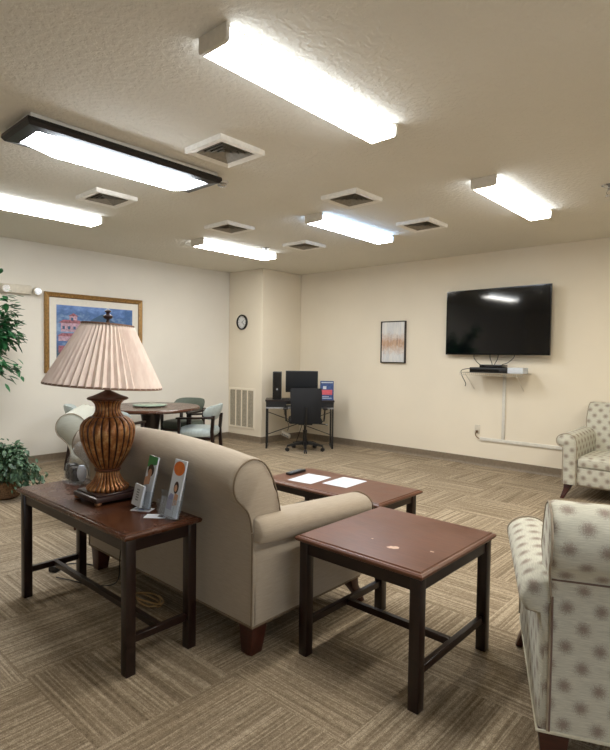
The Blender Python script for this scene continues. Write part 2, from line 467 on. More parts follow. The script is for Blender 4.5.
wrap_light(-5.18, 1.39, 2.63, .22, M['tube_neutral'], 'white fluorescent ceiling light cut by the left edge, above the framed landscape')
wrap_light(-5.18, 3.83, 5.03, .23, M['tube_neutral'], 'farthest white fluorescent ceiling light, near the wall clock corner')
wrap_light(0.4, 1.39, 2.65, .215, M['tube_neutral'], 'white fluorescent ceiling light to the right of the camera, out of view')
wrap_light(0.4, 3.87, 5.1, .215, M['tube_warm'], 'white fluorescent ceiling light beyond the right edge, near the TV wall, out of view')

# black framed fixture
t = thing('ceiling_light', 'black wood framed ceiling light with bulging lens at upper left', 'ceiling light', (-3.385, 1.895, H))
L = 1.365; hw = .20
mb = MB(); mb.box((-hw+.02, -L/2+.02, -.034), (hw-.02, L/2-.02, 0)); mb.bevel(.003, 1); mb.build('housing', M['tube_neutral'] if False else M['white'], t)
mb = MB()
o_, i_ = [(-hw, -L/2), (hw, -L/2), (hw, L/2), (-hw, L/2)], [(-hw+.065, -L/2+.075), (hw-.065, -L/2+.075), (hw-.065, L/2-.075), (-hw+.065, L/2-.075)]
secs = []
for k in range(4):
    (a, b), (c_, d_) = o_[k], i_[k]
    sx = 1 if a > 0 else -1; sy = 1 if b > 0 else -1
    secs.append([(a, b, -.030), (a+sx*.004, b+sy*.004, -.052), (a-sx*.012, b-sy*.012, -.072), (c_, d_, -.080), (c_, d_, -.030)])
mb.loft(secs, ring=True); mb.build('frame', plain('ebony_frame', (13, 10, 10), .4), t, smooth=False)
ls = []
for j in range(15):
    y = -L/2+.076+(L-.152)*j/14
    e = min(1, min(j, 14-j)/1.5)
    ls.append([(-(hw-.066)+(2*(hw-.066))*k/12, y, -.070-(.072*math.sin(PI*k/12)**.5)*e) for k in range(13)] + [(hw-.066, y, -.04), (-(hw-.066), y, -.04)])
mb = MB(); mb.loft(ls); mb.build('diffuser', M['tube_cool'], t)
t['group'] = 'ceiling lights'; del t['group']

# ------------------------------------------------------------------ ceiling vents
def make_vent(label):
    t = thing('ceiling_vent', label, 'ceiling vent', (0,0,H), group='square ceiling vents')
    h_ = .185
    mb = MB()
    secs = []
    for sx, sy in ((-1,-1),(1,-1),(1,1),(-1,1)):
        secs.append([(sx*h_, sy*h_, 0), (sx*h_, sy*h_, -.030), (sx*(h_-.008), sy*(h_-.008), -.036), (sx*(h_-.05), sy*(h_-.05), -.026), (sx*(h_-.05), sy*(h_-.05), 0)])
    mb.loft(secs, ring=True); mb.build('frame', M['vent'], t, smooth=False)
    MB().box((-.136, -.136, -.004), (.136, .136, -.0005)).build('duct_opening', M['ventdark'], t)
    for k, r in enumerate((.128, .098, .068, .038)):
        mb = MB(); secs = []
        for sx, sy in ((-1,-1),(1,-1),(1,1),(-1,1)):
            secs.append([(sx*r, sy*r, -.030), (sx*r, sy*r, -.027), (sx*(r-.017), sy*(r-.017), -.008), (sx*(r-.017), sy*(r-.017), -.011)])
        mb.loft(secs, ring=True); mb.build('louvre', M['ventlouvre'], t, smooth=False)
    return t
VL = [(-2.80, 2.29, 'square white ceiling vent nearest the camera, beside the black framed light'),
      (-4.41, 2.32, 'square ceiling vent at left, between the black framed light and the lowest left light'),
      (-2.80, 3.66, 'square ceiling vent in the middle row, between the two right hand ceiling lights'),
      (-4.41, 3.68, 'square ceiling vent above the farthest ceiling light'),
      (-2.80, 4.82, 'square ceiling vent closest to the television wall, right of centre'),
      (-4.41, 4.84, 'farthest square ceiling vent, bluish lit, just left of the middle ceiling light')]
v0 = make_vent(VL[0][2]); v0.location = (VL[0][0], VL[0][1], H)
for x, y, lb in VL[1:]: dup(v0, (x, y, H), 0, lb)

# smoke detector and sprinklers
t = thing('smoke_detector', 'small round white detector beside the end of the black framed light', 'smoke detector', (-3.33, 2.70, H))
MB().lathe([(.048, 0), (.050, -.012), (.046, -.016)], n=24).build('mounting_ring', M['white'], t)
MB().lathe([(.034, -.016), (.036, -.03), (.026, -.038), (.006, -.04)], n=24).build('sensor_head', M['chrome'], t)
def sprinkler(x, y, label, s=1.0):
    t = thing('fire_sprinkler', label, 'fire sprinkler', (x, y, H), group='ceiling sprinklers')
    MB().lathe([(.040*s, 0), (.042*s, -.004), (.030*s, -.012), (.014*s, -.014)], n=20).build('escutcheon', M['chrome'], t)
    mb = MB(); mb.cyl((0,0,-.012), (0,0,-.030*s), .008*s, n=10)
    for a in (-1, 1): mb.tube([(a*.007, 0, -.03*s), (a*.015*s, 0, -.045*s), (a*.004, 0, -.062*s)], .0026, 6)
    mb.build('yoke', M['chrome'], t)
    MB().lathe([(.004, -.060*s), (.02*s, -.062*s), (.02*s, -.065*s), (.004, -.066*s)], n=16).build('deflector', M['chrome'], t)
sprinkler(-4.93, 4.70, 'small ceiling sprinkler just above the farthest ceiling light', 1.1)
sprinkler(-1.09, 4.66, 'metal ceiling sprinkler at the right edge of the photo', 1.3)

# ------------------------------------------------------------------ wall fittings, left wall
t = thing('framed_picture', 'large gold framed blue lake landscape on the left wall behind the lamp', 'picture', (X0, 3.475, 1.62))
W2, H2 = .675, .505
mb = MB(); secs = []
for sy, sz in ((-1,-1),(1,-1),(1,1),(-1,1)):
    P = lambda i, xx: (xx, sy*(W2-i), sz*(H2-i))
    secs.append([P(0, .002), P(0, .03), P(.012, .038), P(.03, .030), P(.05, .026), P(.05, .002)])
mb.loft(secs, ring=True); mb.build('frame', M['gold'], t, smooth=False)
mb = MB(); secs = []
for sy, sz in ((-1,-1),(1,-1),(1,1),(-1,1)):
    P = lambda i, xx: (xx, sy*(W2-i), sz*(H2-i))
    secs.append([P(.05, .004), P(.05, .022), P(.062, .018), P(.062, .004)])
mb.loft(secs, ring=True); mb.build('inner_frame', M['gold_dark'], t, smooth=False)
MB().box((.004, -W2+.061, -H2+.061), (.012, W2-.061, H2-.061)).build('mat_board', M['mat'], t)
pr = MB().box((.0122, -W2+.15, -H2+.15), (.014, W2-.15, H2-.15)).build('landscape_print', M['lake'], t)
# painted villa inside the print (flat ink shapes)
Mpink = plain('pink_villa_ink', (182, 150, 166), 0.5, var=.12, scale=40); Mroof = plain('red_roof_ink', (150, 92, 104), 0.5, var=.15, scale=40); Mhill = plain('teal_hill_ink', (48, 84, 120), 0.5)
def flat(parent, name, pts, mat, x=.0146):
    mb = MB(); a = [mb.bm.verts.new((x, p[0], p[1])) for p in pts]; b = [mb.bm.verts.new((x-.0005, p[0], p[1])) for p in pts]
    mb.face(a); mb.face(list(reversed(b)))
    for i in range(len(pts)): mb.face([a[i], b[i], b[(i+1) % len(pts)], a[(i+1) % len(pts)]])
    return mb.build(name, mat, parent, smooth=False)
flat(pr, 'painted_hill', [(-.25, .02), (-.05, .20), (.08, .27), (.2, .2), (.33, .13), (.5, .08), (.5, -.02)], Mhill, .0143)
mbv = MB()
for (y0, z0, y1, z1, mi) in ((-.47, .02, -.20, .13, 0), (-.36, .13, -.26, .22, 0), (-.45, .05, -.42, .09, 2), (-.38, .05, -.35, .09, 2), (-.31, .05, -.28, .09, 2), (-.25, .05, -.23, .09, 2), (-.34, .16, -.31, .20, 2),
                             (-.5, -.10, -.22, -.04, 0), (-.5, -.25, -.3, -.16, 1)):
    mbv.box((.0142, y0, z0), (.0150 + .0004*mi, y1, z1), mi=mi)
for pts in ([(-.50, .13), (-.17, .13), (-.23, .17), (-.44, .17)], [(-.38, .22), (-.24, .22), (-.31, .26)], [(-.52, -.04), (-.18, -.04), (-.26, 0), (-.46, 0)]):
    vs4 = [mbv.bm.verts.new((.0158, a, b)) for a, b in pts]; mbv.face(vs4, 1)
mbv.build('painted_villa', [Mpink, Mroof, Mhill], pr, smooth=False, recalc=False)

t = thing('emergency_light', 'white emergency light box with two lamp heads on left wall above the ficus', 'emergency light', (X0, 2.47, 2.12))
mb = MB(); mb.box((.001, -.17, -.052), (.06, .17, .052)); mb.bevel(.008, 2); mb.build('battery_box', M['offwhite'], t)
for yy in (-.13, .225):
    hd = MB(); hd.tube([(.03, yy, 0), (.045, yy, -.002), (.10, yy, -.012), (.105, yy, -.012)], [.03, .045, .052, .046], 20)
    ho = hd.build('lamp_head', M['offwhite'], t)
    MB().tube([(.1052, yy, -.012), (.108, yy, -.012)], .040, 20).build('lens', M['chrome'], ho)
mb = MB(); mb.cyl((.04, .165, 0), (.04, .20, 0), .012, n=10); mb.build('arm', M['offwhite'], t)

# ------------------------------------------------------------------ alcove face: clock and return grille
t = thing('wall_clock', 'small round black rimmed clock above the return grille', 'clock', (-6.555, Y1, 1.897))
mb = MB(); n = 40; secs = []
for k in range(n):
    a = 2*PI*k/n; cs, sn = math.cos(a), math.sin(a)
    secs.append([(cs*r, y, sn*r) for r, y in ((.122, -.001), (.122, -.025), (.113, -.035), (.100, -.028), (.100, -.001))])
mb.loft(secs, ring=True); mb.build('rim', M['gloss_black'], t)
mb = MB(); mb.tube([(0, -.002, 0), (0, -.012, 0)], .101, 40); mb.build('dial', M['clockface'], t)
for k in range(12):
    a = 2*PI*k/12; m_ = Matrix.Rotation(a, 4, 'Y')
    mb = MB(); mb.box((-.003, -.0135, .075), (.003, -.012, .092), m_); mb.build('hour_mark', M['black'], t, smooth=False)
for nm, ln, a in (('hour_hand', .05, .9), ('minute_hand', .078, 2.3)):
    m_ = Matrix.Rotation(a, 4, 'Y'); mb = MB(); mb.box((-.003, -.0155, -.012), (.003, -.0138, ln), m_); mb.build(nm, M['black'], t, smooth=False)

t = thing('return_air_grille', 'tall cream louvred air grille low on the narrow wall under the clock', 'air grille', (-6.555, Y1, .52))
gw, gh = .315, .325
mb = MB(); secs = []
for sx, sz in ((-1,-1),(1,-1),(1,1),(-1,1)):
    secs.append([(sx*(gw-i), y, sz*(gh-i)) for i, y in ((0, -.001), (0, -.006), (.01, -.012), (.035, -.012), (.035, -.001))])
mb.loft(secs, ring=True)
for k in (1, 2, 3):
    x = -gw+.035+(2*gw-.07)*k/4; mb.box((x-.012, -.012, -gh+.03), (x+.012, -.003, gh-.03))
mb.build('frame', M['wall'], t, smooth=False)
MB().box((-gw+.03, -.003, -gh+.03), (gw-.03, -.001, gh-.03)).build('backing', M['ventdark'], t)
mb = MB(); nl = 34
for k in range(nl):
    z = -gh+.045+(2*gh-.09)*k/(nl-1)
    v = [mb.bm.verts.new(p) for p in ((-gw+.034, -.010, z-.006), (gw-.034, -.010, z-.006), (gw-.034, -.004, z+.006), (-gw+.034, -.004, z+.006))]
    mb.face(v)
lo = mb.build('louvres', M['grillelouvre'], t, smooth=False, recalc=False)

# ------------------------------------------------------------------ TV wall
t = thing('framed_picture', 'small abstract tan and grey canvas in thin dark frame on the TV wall', 'picture', (-4.272, Y2, 1.588))
pw, ph = .205, .30
mb = MB(); secs = []
for sx, sz in ((-1,-1),(1,-1),(1,1),(-1,1)):
    secs.append([(sx*(pw-i), y, sz*(ph-i)) for i, y in ((0, -.001), (0, -.038), (.012, -.038), (.012, -.001))])
mb.loft(secs, ring=True); mb.build('frame', M['wood_black'], t, smooth=False)
mb = MB(); mb.box((-pw+.015, -.030, -ph+.015), (pw-.015, -.002, ph-.015)); mb.bevel(.002, 1); mb.build('canvas', M['canvas'], t)

t = thing('television', 'large flat black television mounted on the back wall', 'television', (-2.738, Y2-.045, 1.828), math.radians(-3.3))
tw, th_ = .672, .412
mb = MB(); mb.box((-.25, -.031, -.2), (.25, .028, .2)); mb.build('wall_mount', M['blackmetal'], t)
mb = MB(); mb.box((-tw+.02, -.062, -th_+.02), (tw-.02, -.03, th_-.02)); mb.bevel(.012, 2); mb.build('housing', M['black'], t)
mb = MB(); secs = []
for sx, sz in ((-1,-1),(1,-1),(1,1),(-1,1)):
    bt = .022 if sz < 0 else .013
    secs.append([(sx*(tw-i), y, sz*(th_-(bt if i else 0))) for i, y in ((0, -.050), (0, -.076), (.012, -.076), (.012, -.050))])
mb.loft(secs, ring=True); mb.build('bezel', M['gloss_black'], t, smooth=False)
MB().box((-tw+.011, -.073, -th_+.02), (tw-.011, -.060, th_-.012)).build('screen', M['screen'], t, smooth=False)

# wire shelf
t = thing('wire_shelf', 'small white wire wall shelf under the television', 'shelf', (-2.74, Y2, 1.195))
sx0, sx1, dp = -.36, .42, .30
mb = MB()
for y in (-.012, -.15, -dp): mb.tube([(sx0, y, -.004), (sx1, y, -.004)], .003, 6)
mb.tube([(sx0, -dp, -.030), (sx1, -dp, -.030)], .003, 6)
k = 0
x = sx0
while x <= sx1+.001:
    mb.tube([(x, -.008, 0), (x, -dp, 0), (x, -dp-.002, -.03)], .0017, 5); x += .0259
mb.build('wire_deck', plain('coated_wire', (196, 186, 168), .45), t)
for xx in (-.30, .33):
    mb = MB(); mb.tube([(xx, -dp+.02, -.012), (xx, -.02, -.20), (xx, -.004, -.215)], .0045, 6); mb.build('bracket', M['offwhite'], t)
# boxes on the shelf
zs = 1.195+.003
r1 = thing('video_recorder', 'wide black set top box on the left of the wire shelf', 'electronics', (-2.74, 6.45, zs))
mb = MB(); mb.box((-.23, -.12, 0), (.23, .12, .062)); mb.bevel(.004, 2); mb.build('case', M['black'], r1)
mb = MB(); mb.box((-.22, -.1225, .014), (.14, -.1202, .042)); mb.build('display_panel', M['gloss_black'], r1)
r2 = thing('media_player', 'smaller black device stacked on top of the wide set top box', 'electronics', (-2.72, 6.48, zs+.0625))
mb = MB(); mb.box((-.15, -.09, 0), (.13, .09, .036)); mb.bevel(.004, 2); mb.build('case', M['gloss_black'], r2)
MB().box((-.09, -.0912, .010), (.02, -.0902, .018)).build('front_strip', M['black'], r2)
r3 = tag(MB().box((-.09, -.09, 0), (.09, .09, .068)).bevel(.004, 2).build('cable_box', M['paper'], loc=(-2.415, 6.44, zs)), 'pale white box at the right end of the wire shelf', 'electronics')
def cable(name, pts, r, mat, label, group=None):
    c3 = smoothpts(pts, False, 8)
    return tag(MB().tube(c3, r, 6).build(name, M[mat]), label, 'cable', group)
for i, (pts, lb) in enumerate([
    ([(-3.04, 6.605, 1.425), (-3.03, 6.59, 1.37), (-2.96, 6.585, 1.30), (-2.88, 6.60, 1.262), (-2.86, 6.60, 1.23)], 'thin black cable hanging under the left part of the television'),
    ([(-2.83, 6.60, 1.425), (-2.82, 6.59, 1.37), (-2.80, 6.60, 1.31), (-2.80, 6.605, 1.22)], 'thin black cable under the middle of the television'),
    ([(-2.72, 6.60, 1.425), (-2.73, 6.59, 1.36), (-2.765, 6.60, 1.30), (-2.77, 6.605, 1.22)], 'second thin black cable right of the middle one'),
    ([(-2.52, 6.60, 1.425), (-2.53, 6.59, 1.38), (-2.60, 6.585, 1.32), (-2.68, 6.60, 1.29), (-2.70, 6.60, 1.22)], 'thin black cable hanging under the right part of the television'),
    ([(-2.99, 6.45, 1.235), (-3.04, 6.42, 1.24), (-3.12, 6.42, 1.215), (-3.10, 6.40, 1.15), (-3.05, 6.40, 1.06), (-3.06, 6.41, 1.02)], 'black cable drooping off the left end of the wire shelf')]):
    cable('cable', pts, .0045, 'cable', lb)
# raceways and outlet
t = thing('cable_raceway', 'white cable raceway running down and along the wall below the television', 'cable raceway', (0, 0, 0))
mb = MB(); mb.box((-2.665, Y2-.02, .366), (-2.625, Y2-.0005, 1.188)); mb.bevel(.004, 2); mb.build('vertical_channel', M['white'], t)
mb = MB(); mb.box((-2.945, Y2-.02, .322), (-1.42, Y2-.0005, .364)); mb.bevel(.004, 2); mb.build('horizontal_channel', M['white'], t)
t = thing('wall_outlet', 'ivory wall outlet at the left end of the white raceway', 'outlet', (-2.985, Y2, .46))
mb = MB(); mb.box((-.036, -.006, -.058), (.036, -.0005, .058)); mb.bevel(.003, 2); mb.build('cover_plate', M['offwhite'], t)
mb = MB(); mb.box((-.014, -.03, -.042), (.014, -.006, -.012)); mb.bevel(.004, 1); mb.build('plug', M['gold_dark'], t)
cable('cable', [(-2.985, 6.605, .432), (-2.99, 6.59, .40), (-2.975, 6.60, .365), (-2.945, 6.612, .345)], .006, 'gold_dark', 'short brown cord from the outlet into the raceway')

# ------------------------------------------------------------------ upholstered seating (sofa and armchairs share the rolled form)
def seating(name, label, cat, W, D, ncush, fab, pipe, hem, loc, rz, legmat, pleat=True, group=None, inset=0.0, drop=.012, crown=.0):
    t = thing(name, label, cat, loc, rz, group)
    hW = W/2; aw = .13
    # --- base with hem
    mb = MB(); mb.box((-hW+.004, .006, .145), (hW-.004, D-.05, .33)); mb.bevel(.01, 2); b = mb.build('base', fab, t)
    mb = MB(); mb.tube([(-hW, 0, .145), (hW, 0, .145), (hW, D-.04, .145), (-hW, D-.04, .145)], .006, 6, closed=True); mb.build('hem_piping', hem, b)
    # --- back, scroll profile lofted along x
    prof = [(0, .146), (0, .30), (0, .46), (-.004, .58), (-.025, .66), (-.062, .705), (-.098, .742), (-.115, .79), (-.106, .845), (-.072, .89), (-.02, .912),
            (.035, .905), (.08, .875), (.118, .82), (.15, .75), (.172, .67), (.19, .58), (.21, .46), (.22, .32), (.22, .20), (.22, .146)]
    base = smoothpts([(a, b_) for a, b_ in prof], False, 3)
    cy, cz = .0, .80
    oW = hW; hW = hW-inset-.004
    xs = [-hW, -hW+.006, -hW+.014, -hW+.024] + [-hW+.04+.02*i for i in range(6)]
    core = [-hW+.17+(2*hW-.34)*i/12 for i in range(1, 12)]
    allx = xs + core + [-v for v in reversed(xs)]
    secs = []
    for x in allx:
        d = hW-abs(x); sh = 0 if d > .024 else .012*(1-d/.024)**2
        ring = []
        for k, p in enumerate(base):
            y, z = p.x, p.y
            if z > .60:
                dy, dz = y-cy, z-cz; rr = math.hypot(dy, dz) or 1
                off = -sh
                if pleat and d < .14: off += .0055*math.sin(k*2.4+1.3*math.sin(k))*math.exp(-d/.05)
                y += dy/rr*off; z += dz/rr*off
                z += crown*(1-(x/hW)**2)*min(1, (z-.60)/.2)
            fl = min(1, max(0, (z-.58)/.14)); fl = fl*fl*(3-2*fl)*.016 if inset else 0
            ring.append((x+(fl*x/hW), y, z))
        secs.append(ring)
    mb = MB(); mb.loft(secs); bk = mb.build('backrest', fab, t, ang=60)
    for s_ in (-1, 1):
        mb = MB()
        pts = [(s_*(hW+.001), p.x*.97, p.y if p.y < .6 else cz+(p.y-cz)*.955) for p in base if p.y > .56]
        pts = [(s_*(hW-.001), (q_[1]), q_[2]) for q_ in pts]
        if inset: pts = [(a_+s_*.016*min(1, max(0, (c_-.58)/.14)), b_, c_) for a_, b_, c_ in pts]
        mb.tube(pts, .0038, 6); mb.tube([(s_*hW, -.001, .15), (s_*hW, -.001, .45), (s_*hW, -.002, .575)], .0045, 6)
        mb.build('piping', pipe, bk)
    if inset:
        mb = MB(); mb.tube([(-hW-.004, -.030, .665), (hW+.004, -.030, .665)], .0035, 6)
        for s_ in (-1, 1): mb.tube([(s_*(hW-.004), -.002, .15), (s_*(hW-.004), -.002, .45), (s_*(hW-.002), -.008, .60)], .004, 6)
        mb.build('back_seam', M['seam'], bk)
    # --- rolled arms
    hW = oW
    def armprof(y):
        # shape outward = +x ; slight drop to the front, roll swells a little
        f = y/D; dz = -drop*f
        P = [(0, .148), (0, .35), (0, .52), (.004, .585), (.03, .634), (.075, .655), (.120, .654), (.165, .636), (.192, .602), (.192, .565), (.174, .536), (.152, .526), (.132, .516), (.130, .42), (.130, .30), (.130, .148)]
        return [(a, b_+dz if b_ > .48 else b_) for a, b_ in P]
    for s_ in (-1, 1):
        ys = [0.004, .010, .022, .05, .10, .2, .3, .4, .5, .6, .7, D-.05, D-.022, D-.008, D-.001]
        secs = []
        for y in ys:
            e = min(y-.003, D-y); sh = 0 if e > .03 else .016*(1-e/.03)**1.6
            pr_ = smoothpts(armprof(y), False, 3); ring = []
            for k, p in enumerate(pr_):
                a, z = p.x, p.y
                ca, cz2 = (.10, .59) if z > .48 else (.065, z)
                da, dz = a-ca, z-cz2; rr = math.hypot(da, dz) or 1
                off = -sh
                if pleat and y < .2 and z > .5: off += .004*math.sin(k*2.1+2*math.sin(k*.7))*math.exp(-y/.06)
                a += da/rr*off; z += dz/rr*off
                ring.append((s_*(hW-aw+a), y, z))
            secs.append(ring)
        mb = MB(); mb.loft(secs); ar = mb.build('armrest', fab, t, ang=60)
        mb = MB(); fr = [(s_*(hW-aw+.004+p.x*.97), D-.004, p.y) for p in smoothpts(armprof(D), False, 3)]
        mb.tube(fr, .0038, 6); mb.build('piping', pipe, ar)
    # --- seat deck front and cushions
    mb = MB(); mb.box((-hW+aw-.004, .2, .15), (hW-aw+.004, D-.02, .325)); mb.bevel(.012, 3); mb.build('seat_deck', fab, t)
    cw = (2*(hW-aw))/ncush
    for k in range(ncush):
        xa = -hW+aw+cw*k+.003; xb = xa+cw-.006
        nx, ny = 9, 9; y0_, y1_ = .205, D-.012
        secs = []
        for j in range(ny):
            v = j/(ny-1); y = y0_+(y1_-y0_)*v; dv = min(v, 1-v)
            hz = .050*(1-max(0, 1-dv*9)**2*.45)
            ring = []
            for i in range(nx):
                u = i/(nx-1); du = min(u, 1-u); ring.append((xa+(xb-xa)*u, y, .386+hz*(.82+.42*math.sin(PI*u)**.5*math.sin(PI*max(.08, min(.92, v)))**.4)*.9))
            for i in range(nx-1, -1, -1):
                u = i/(nx-1); ring.append((xa+(xb-xa)*u, y, .328))
            secs.append(ring)
        mb = MB(); mb.loft(secs); mb.bevel(.010, 2, 50); mb.build('seat_cushion', fab, t, ang=60)
    # --- legs
    for s_ in (-1, 1):
        mb = MB(); mb.taper((s_*(hW-.055), .048, 0), (.034, .034), (s_*(hW-.053), .055, .15), (.048, .048)); mb.bevel(.004, 2); mb.build('leg', legmat, t)
        mb = MB()
        secs = []
        for z, o, hh in ((0, .055, .017), (.04, .038, .021), (.09, .014, .028), (.15, 0, .036)):
            cx_, cy_ = s_*(hW-.045+o*.8), D-.075+o
            secs.append([(cx_+a*hh, cy_+b_*hh, z) for a, b_ in ((-1,-1),(1,-1),(1,1),(-1,1))])
        mb.loft(secs); mb.bevel(.004, 2); mb.build('leg', legmat, t)
    return t

seating('sofa', 'taupe fabric sofa with rolled back seen from behind, beside the console table', 'sofa', 1.54, .845, 2, M['sofa'], M['sofa_pipe'], M['sofa_pipe'],
        (-2.53, 1.62, 0), 0, M['wood_leg'], drop=.05, crown=.05)
# foreground armchair: rear left hem corner at (-.575, 1.82), turned 24 degrees
A = math.radians(24); W_ = .80
cx = -.588 + math.cos(A)*W_/2; cy = 1.82 + math.sin(A)*W_/2
seating('armchair', 'spotted sage armchair seen from behind, largest, at the lower right corner', 'armchair', W_, .86, 1, M['spot'], M['spot_pipe'], M['hem_pipe'],
        (cx, cy, 0), A, M['wood_leg'], group='spotted armchairs', inset=.028, drop=.035)
seating('armchair', 'spotted sage armchair facing the camera against the TV wall at the right edge', 'armchair', .80, .86, 1, M['spot'], M['spot_pipe'], M['spot_pipe'],
        (-1.255, 6.50, 0), PI, M['wood_leg'], group='spotted armchairs', inset=.035)
A = math.radians(-34); W_ = .74
cx = -4.06 - math.cos(A)*W_/2; cy = 1.85 - math.sin(A)*W_/2
seating('armchair', 'pale sage armchair with rolled back at left, mostly hidden behind the table lamp', 'armchair', W_, .78, 1, M['sage'], M['spot_pipe'], M['spot_pipe'],
        (cx, cy, 0), A, M['wood_leg'], drop=.05)

# ------------------------------------------------------------------ rectangular tables
def table(name, label, x0, x1, y0, y1, h_, top, wood_, leg=.052, over=.032, strz=.15, axis='x', apron=.055):
    t = thing(name, label, 'table', ((x0+x1)/2, (y0+y1)/2, 0))
    a, b = (x1-x0)/2, (y1-y0)/2
    # moulded top: slab with stepped, rounded edge
    mb = MB(); secs = []
    for i, z in ((.012, -.030), (.004, -.026), (.0, -.018), (.0, -.012), (.006, -.006), (.014, -.005), (.018, 0)):
        secs.append([(sx*(a-i), sy*(b-i), h_+z) for sx, sy in ((-1,-1),(1,-1),(1,1),(-1,1))])
    mb.loft(secs); mb.build('tabletop', top, t, smooth=False)
    la, lb = a-over, b-over
    mb = MB()
    i0 = .008
    for (p, q_) in (((-la+i0, -lb+i0), (la-i0, -lb+i0+.018)), ((-la+i0, lb-i0-.018), (la-i0, lb-i0)), ((-la+i0, -lb+i0), (-la+i0+.018, lb-i0)), ((la-i0-.018, -lb+i0), (la-i0, lb-i0))):
        mb.box((p[0], p[1], h_-.030-apron), (q_[0], q_[1], h_-.0302))
    mb.build('apron', wood_, t, smooth=False)
    for sx in (-1, 1):
        for sy in (-1, 1):
            xa, ya = sx*(la-leg/2), sy*(lb-leg/2)
            mb = MB(); mb.box((xa-leg/2, ya-leg/2, 0), (xa+leg/2, ya+leg/2, h_-.031)); mb.bevel(.004, 2)
            # bead running down the outer corner edges
            mb.build('leg', wood_, t)
    s = .016
    if axis == 'x':
        for sx in (-1, 1):
            mb = MB(); mb.box((sx*(la-leg/2)-s*.8, -lb+leg, strz-s), (sx*(la-leg/2)+s*.8, lb-leg, strz+s)); mb.bevel(.002, 1); mb.build('side_stretcher', wood_, t)
        mb = MB(); mb.box((-la+leg/2+s*.8, -s*.8, strz-s), (la-leg/2-s*.8, s*.8, strz+s)); mb.bevel(.002, 1); mb.build('centre_stretcher', wood_, t)
    else:
        for sy in (-1, 1):
            mb = MB(); mb.box((-la+leg, sy*(lb-leg/2)-s*.8, strz-s), (la-leg, sy*(lb-leg/2)+s*.8, strz+s)); mb.bevel(.002, 1); mb.build('side_stretcher', wood_, t)
        mb = MB(); mb.box((-s*.8, -lb+leg/2+s*.8, strz-s), (s*.8, lb-leg/2-s*.8, strz+s)); mb.bevel(.002, 1); mb.build('centre_stretcher', wood_, t)
    return t
table('console_table', 'long dark wood console table behind the sofa, carrying the lamp', -3.19, -2.02, 1.142, 1.537, .617, M['wood_console'], M['wood'], leg=.046, over=.018)
et = table('end_table', 'square worn dark wood end table beside the sofa arm', -1.66, -1.005, 1.785, 2.47, .556, M['wood_top'], M['wood'], over=.016, leg=.047)
table('coffee_table', 'low dark wood coffee table in front of the sofa with papers on it', -3.03, -1.935, 2.87, 3.42, .425, M['wood_top'], M['wood'])
# bare scuffs on the end table top
def blob(x, y, z, rx, ry, seed, ang=0):
    rn = random.Random(seed); mb = MB(); n = 22; vs1 = []
    for k in range(n):
        a = 2*PI*k/n; r = 1+rn.uniform(-.22, .22); px, py = rx*r*math.cos(a), ry*r*math.sin(a)
        vs1.append(mb.bm.verts.new((x+px*math.cos(ang)-py*math.sin(ang), y+px*math.sin(ang)+py*math.cos(ang), z)))
    mb.face(vs1); return mb
blob(.09, -.17, .5564, .026, .016, 3, .6).build('scuff_mark', M['scuff'], et, smooth=False)
blob(.235, -.10, .5564, .009, .006, 5).build('scuff_mark', M['scuff'], et, smooth=False)
blob(-.04, -.14, .5564, .005, .005, 6).build('scuff_mark', M['scuff'], et, smooth=False)

# ------------------------------------------------------------------ table lamp
lx, ly, lz = -2.62, 1.385, .6165
t = thing('table_lamp', 'large table lamp with pleated shade and ribbed gold urn on the console table', 'lamp', (lx, ly, lz))
mb = MB(); mb.box((-.125, -.125, .016), (.125, .125, .042)); mb.bevel(.006, 2); b = mb.build('base', M['lampbase'], t)
mb = MB(); mb.box((-.112, -.112, .042), (.112, .112, .052)); mb.bevel(.003, 1); mb.build('plinth', M['lampbase'], b)
for sx in (-1, 1):
    for sy in (-1, 1):
        mb = MB(); mb.sphere((sx*.108, sy*.108, .0135), .0135, 12, (1.3, 1.3, 1)); mb.build('claw_foot', M['foot_gold'], b)
def prof_s(P, k=5): return [(p.x, p.y) for p in smoothpts(P, False, k)]
rib = lambda dep, n_: (lambda r, z, a: r*(1-dep*(1-abs(math.cos(a*n_/2))**.55)))
foot = prof_s([(.100, .052), (.106, .060), (.104, .070), (.084, .088), (.066, .115), (.057, .142), (.058, .150)])
MB().lathe(foot, n=156, mod=rib(.10, 26)).build('fluted_foot', M['ribfoot'], t)
mb = MB(); mb.lathe([(.058, .149), (.066, .153), (.066, .161), (.060, .166)], n=40); mb.build('lower_collar', M['bronze'], t)
body = prof_s([(.060, .165), (.078, .19), (.101, .23), (.121, .275), (.133, .32), (.137, .355), (.133, .385), (.119, .408), (.099, .424), (.088, .430)])
MB().lathe(body, n=176, mod=rib(.07, 22)).build('urn', M['ribs'], t)
mb = MB(); mb.lathe([(.088, .430), (.093, .434), (.090, .440), (.082, .443)], n=40); mb.build('upper_collar', M['bronze'], t, loc=(0, 0, -.011))
neck = prof_s([(.080, .441), (.066, .460), (.061, .482), (.066, .505), (.082, .522), (.092, .526)])
MB().lathe(neck, n=132, mod=rib(.07, 22)).build('neck', M['ribs'], t, loc=(0, 0, -.011))
lid = prof_s([(.094, .526), (.101, .530), (.098, .538), (.070, .548), (.040, .562), (.016, .574), (.010, .585)])
MB().lathe(lid, n=40).build('lid', M['bronze'], t, loc=(0, 0, -.011))
mb = MB(); mb.cyl((0,0,.57), (0,0,.62), .010, n=12); mb.cyl((0,0,.62), (0,0,.68), .018, n=16)
for a in (-1, 1): mb.tube(smoothpts([(a*.012, 0, .63), (a*.06, 0, .70), (a*.065, 0, .80), (a*.03, 0, .88), (0, 0, .905)], False, 5), .0025, 6)
mb.build('harp', M['bronze'], t)
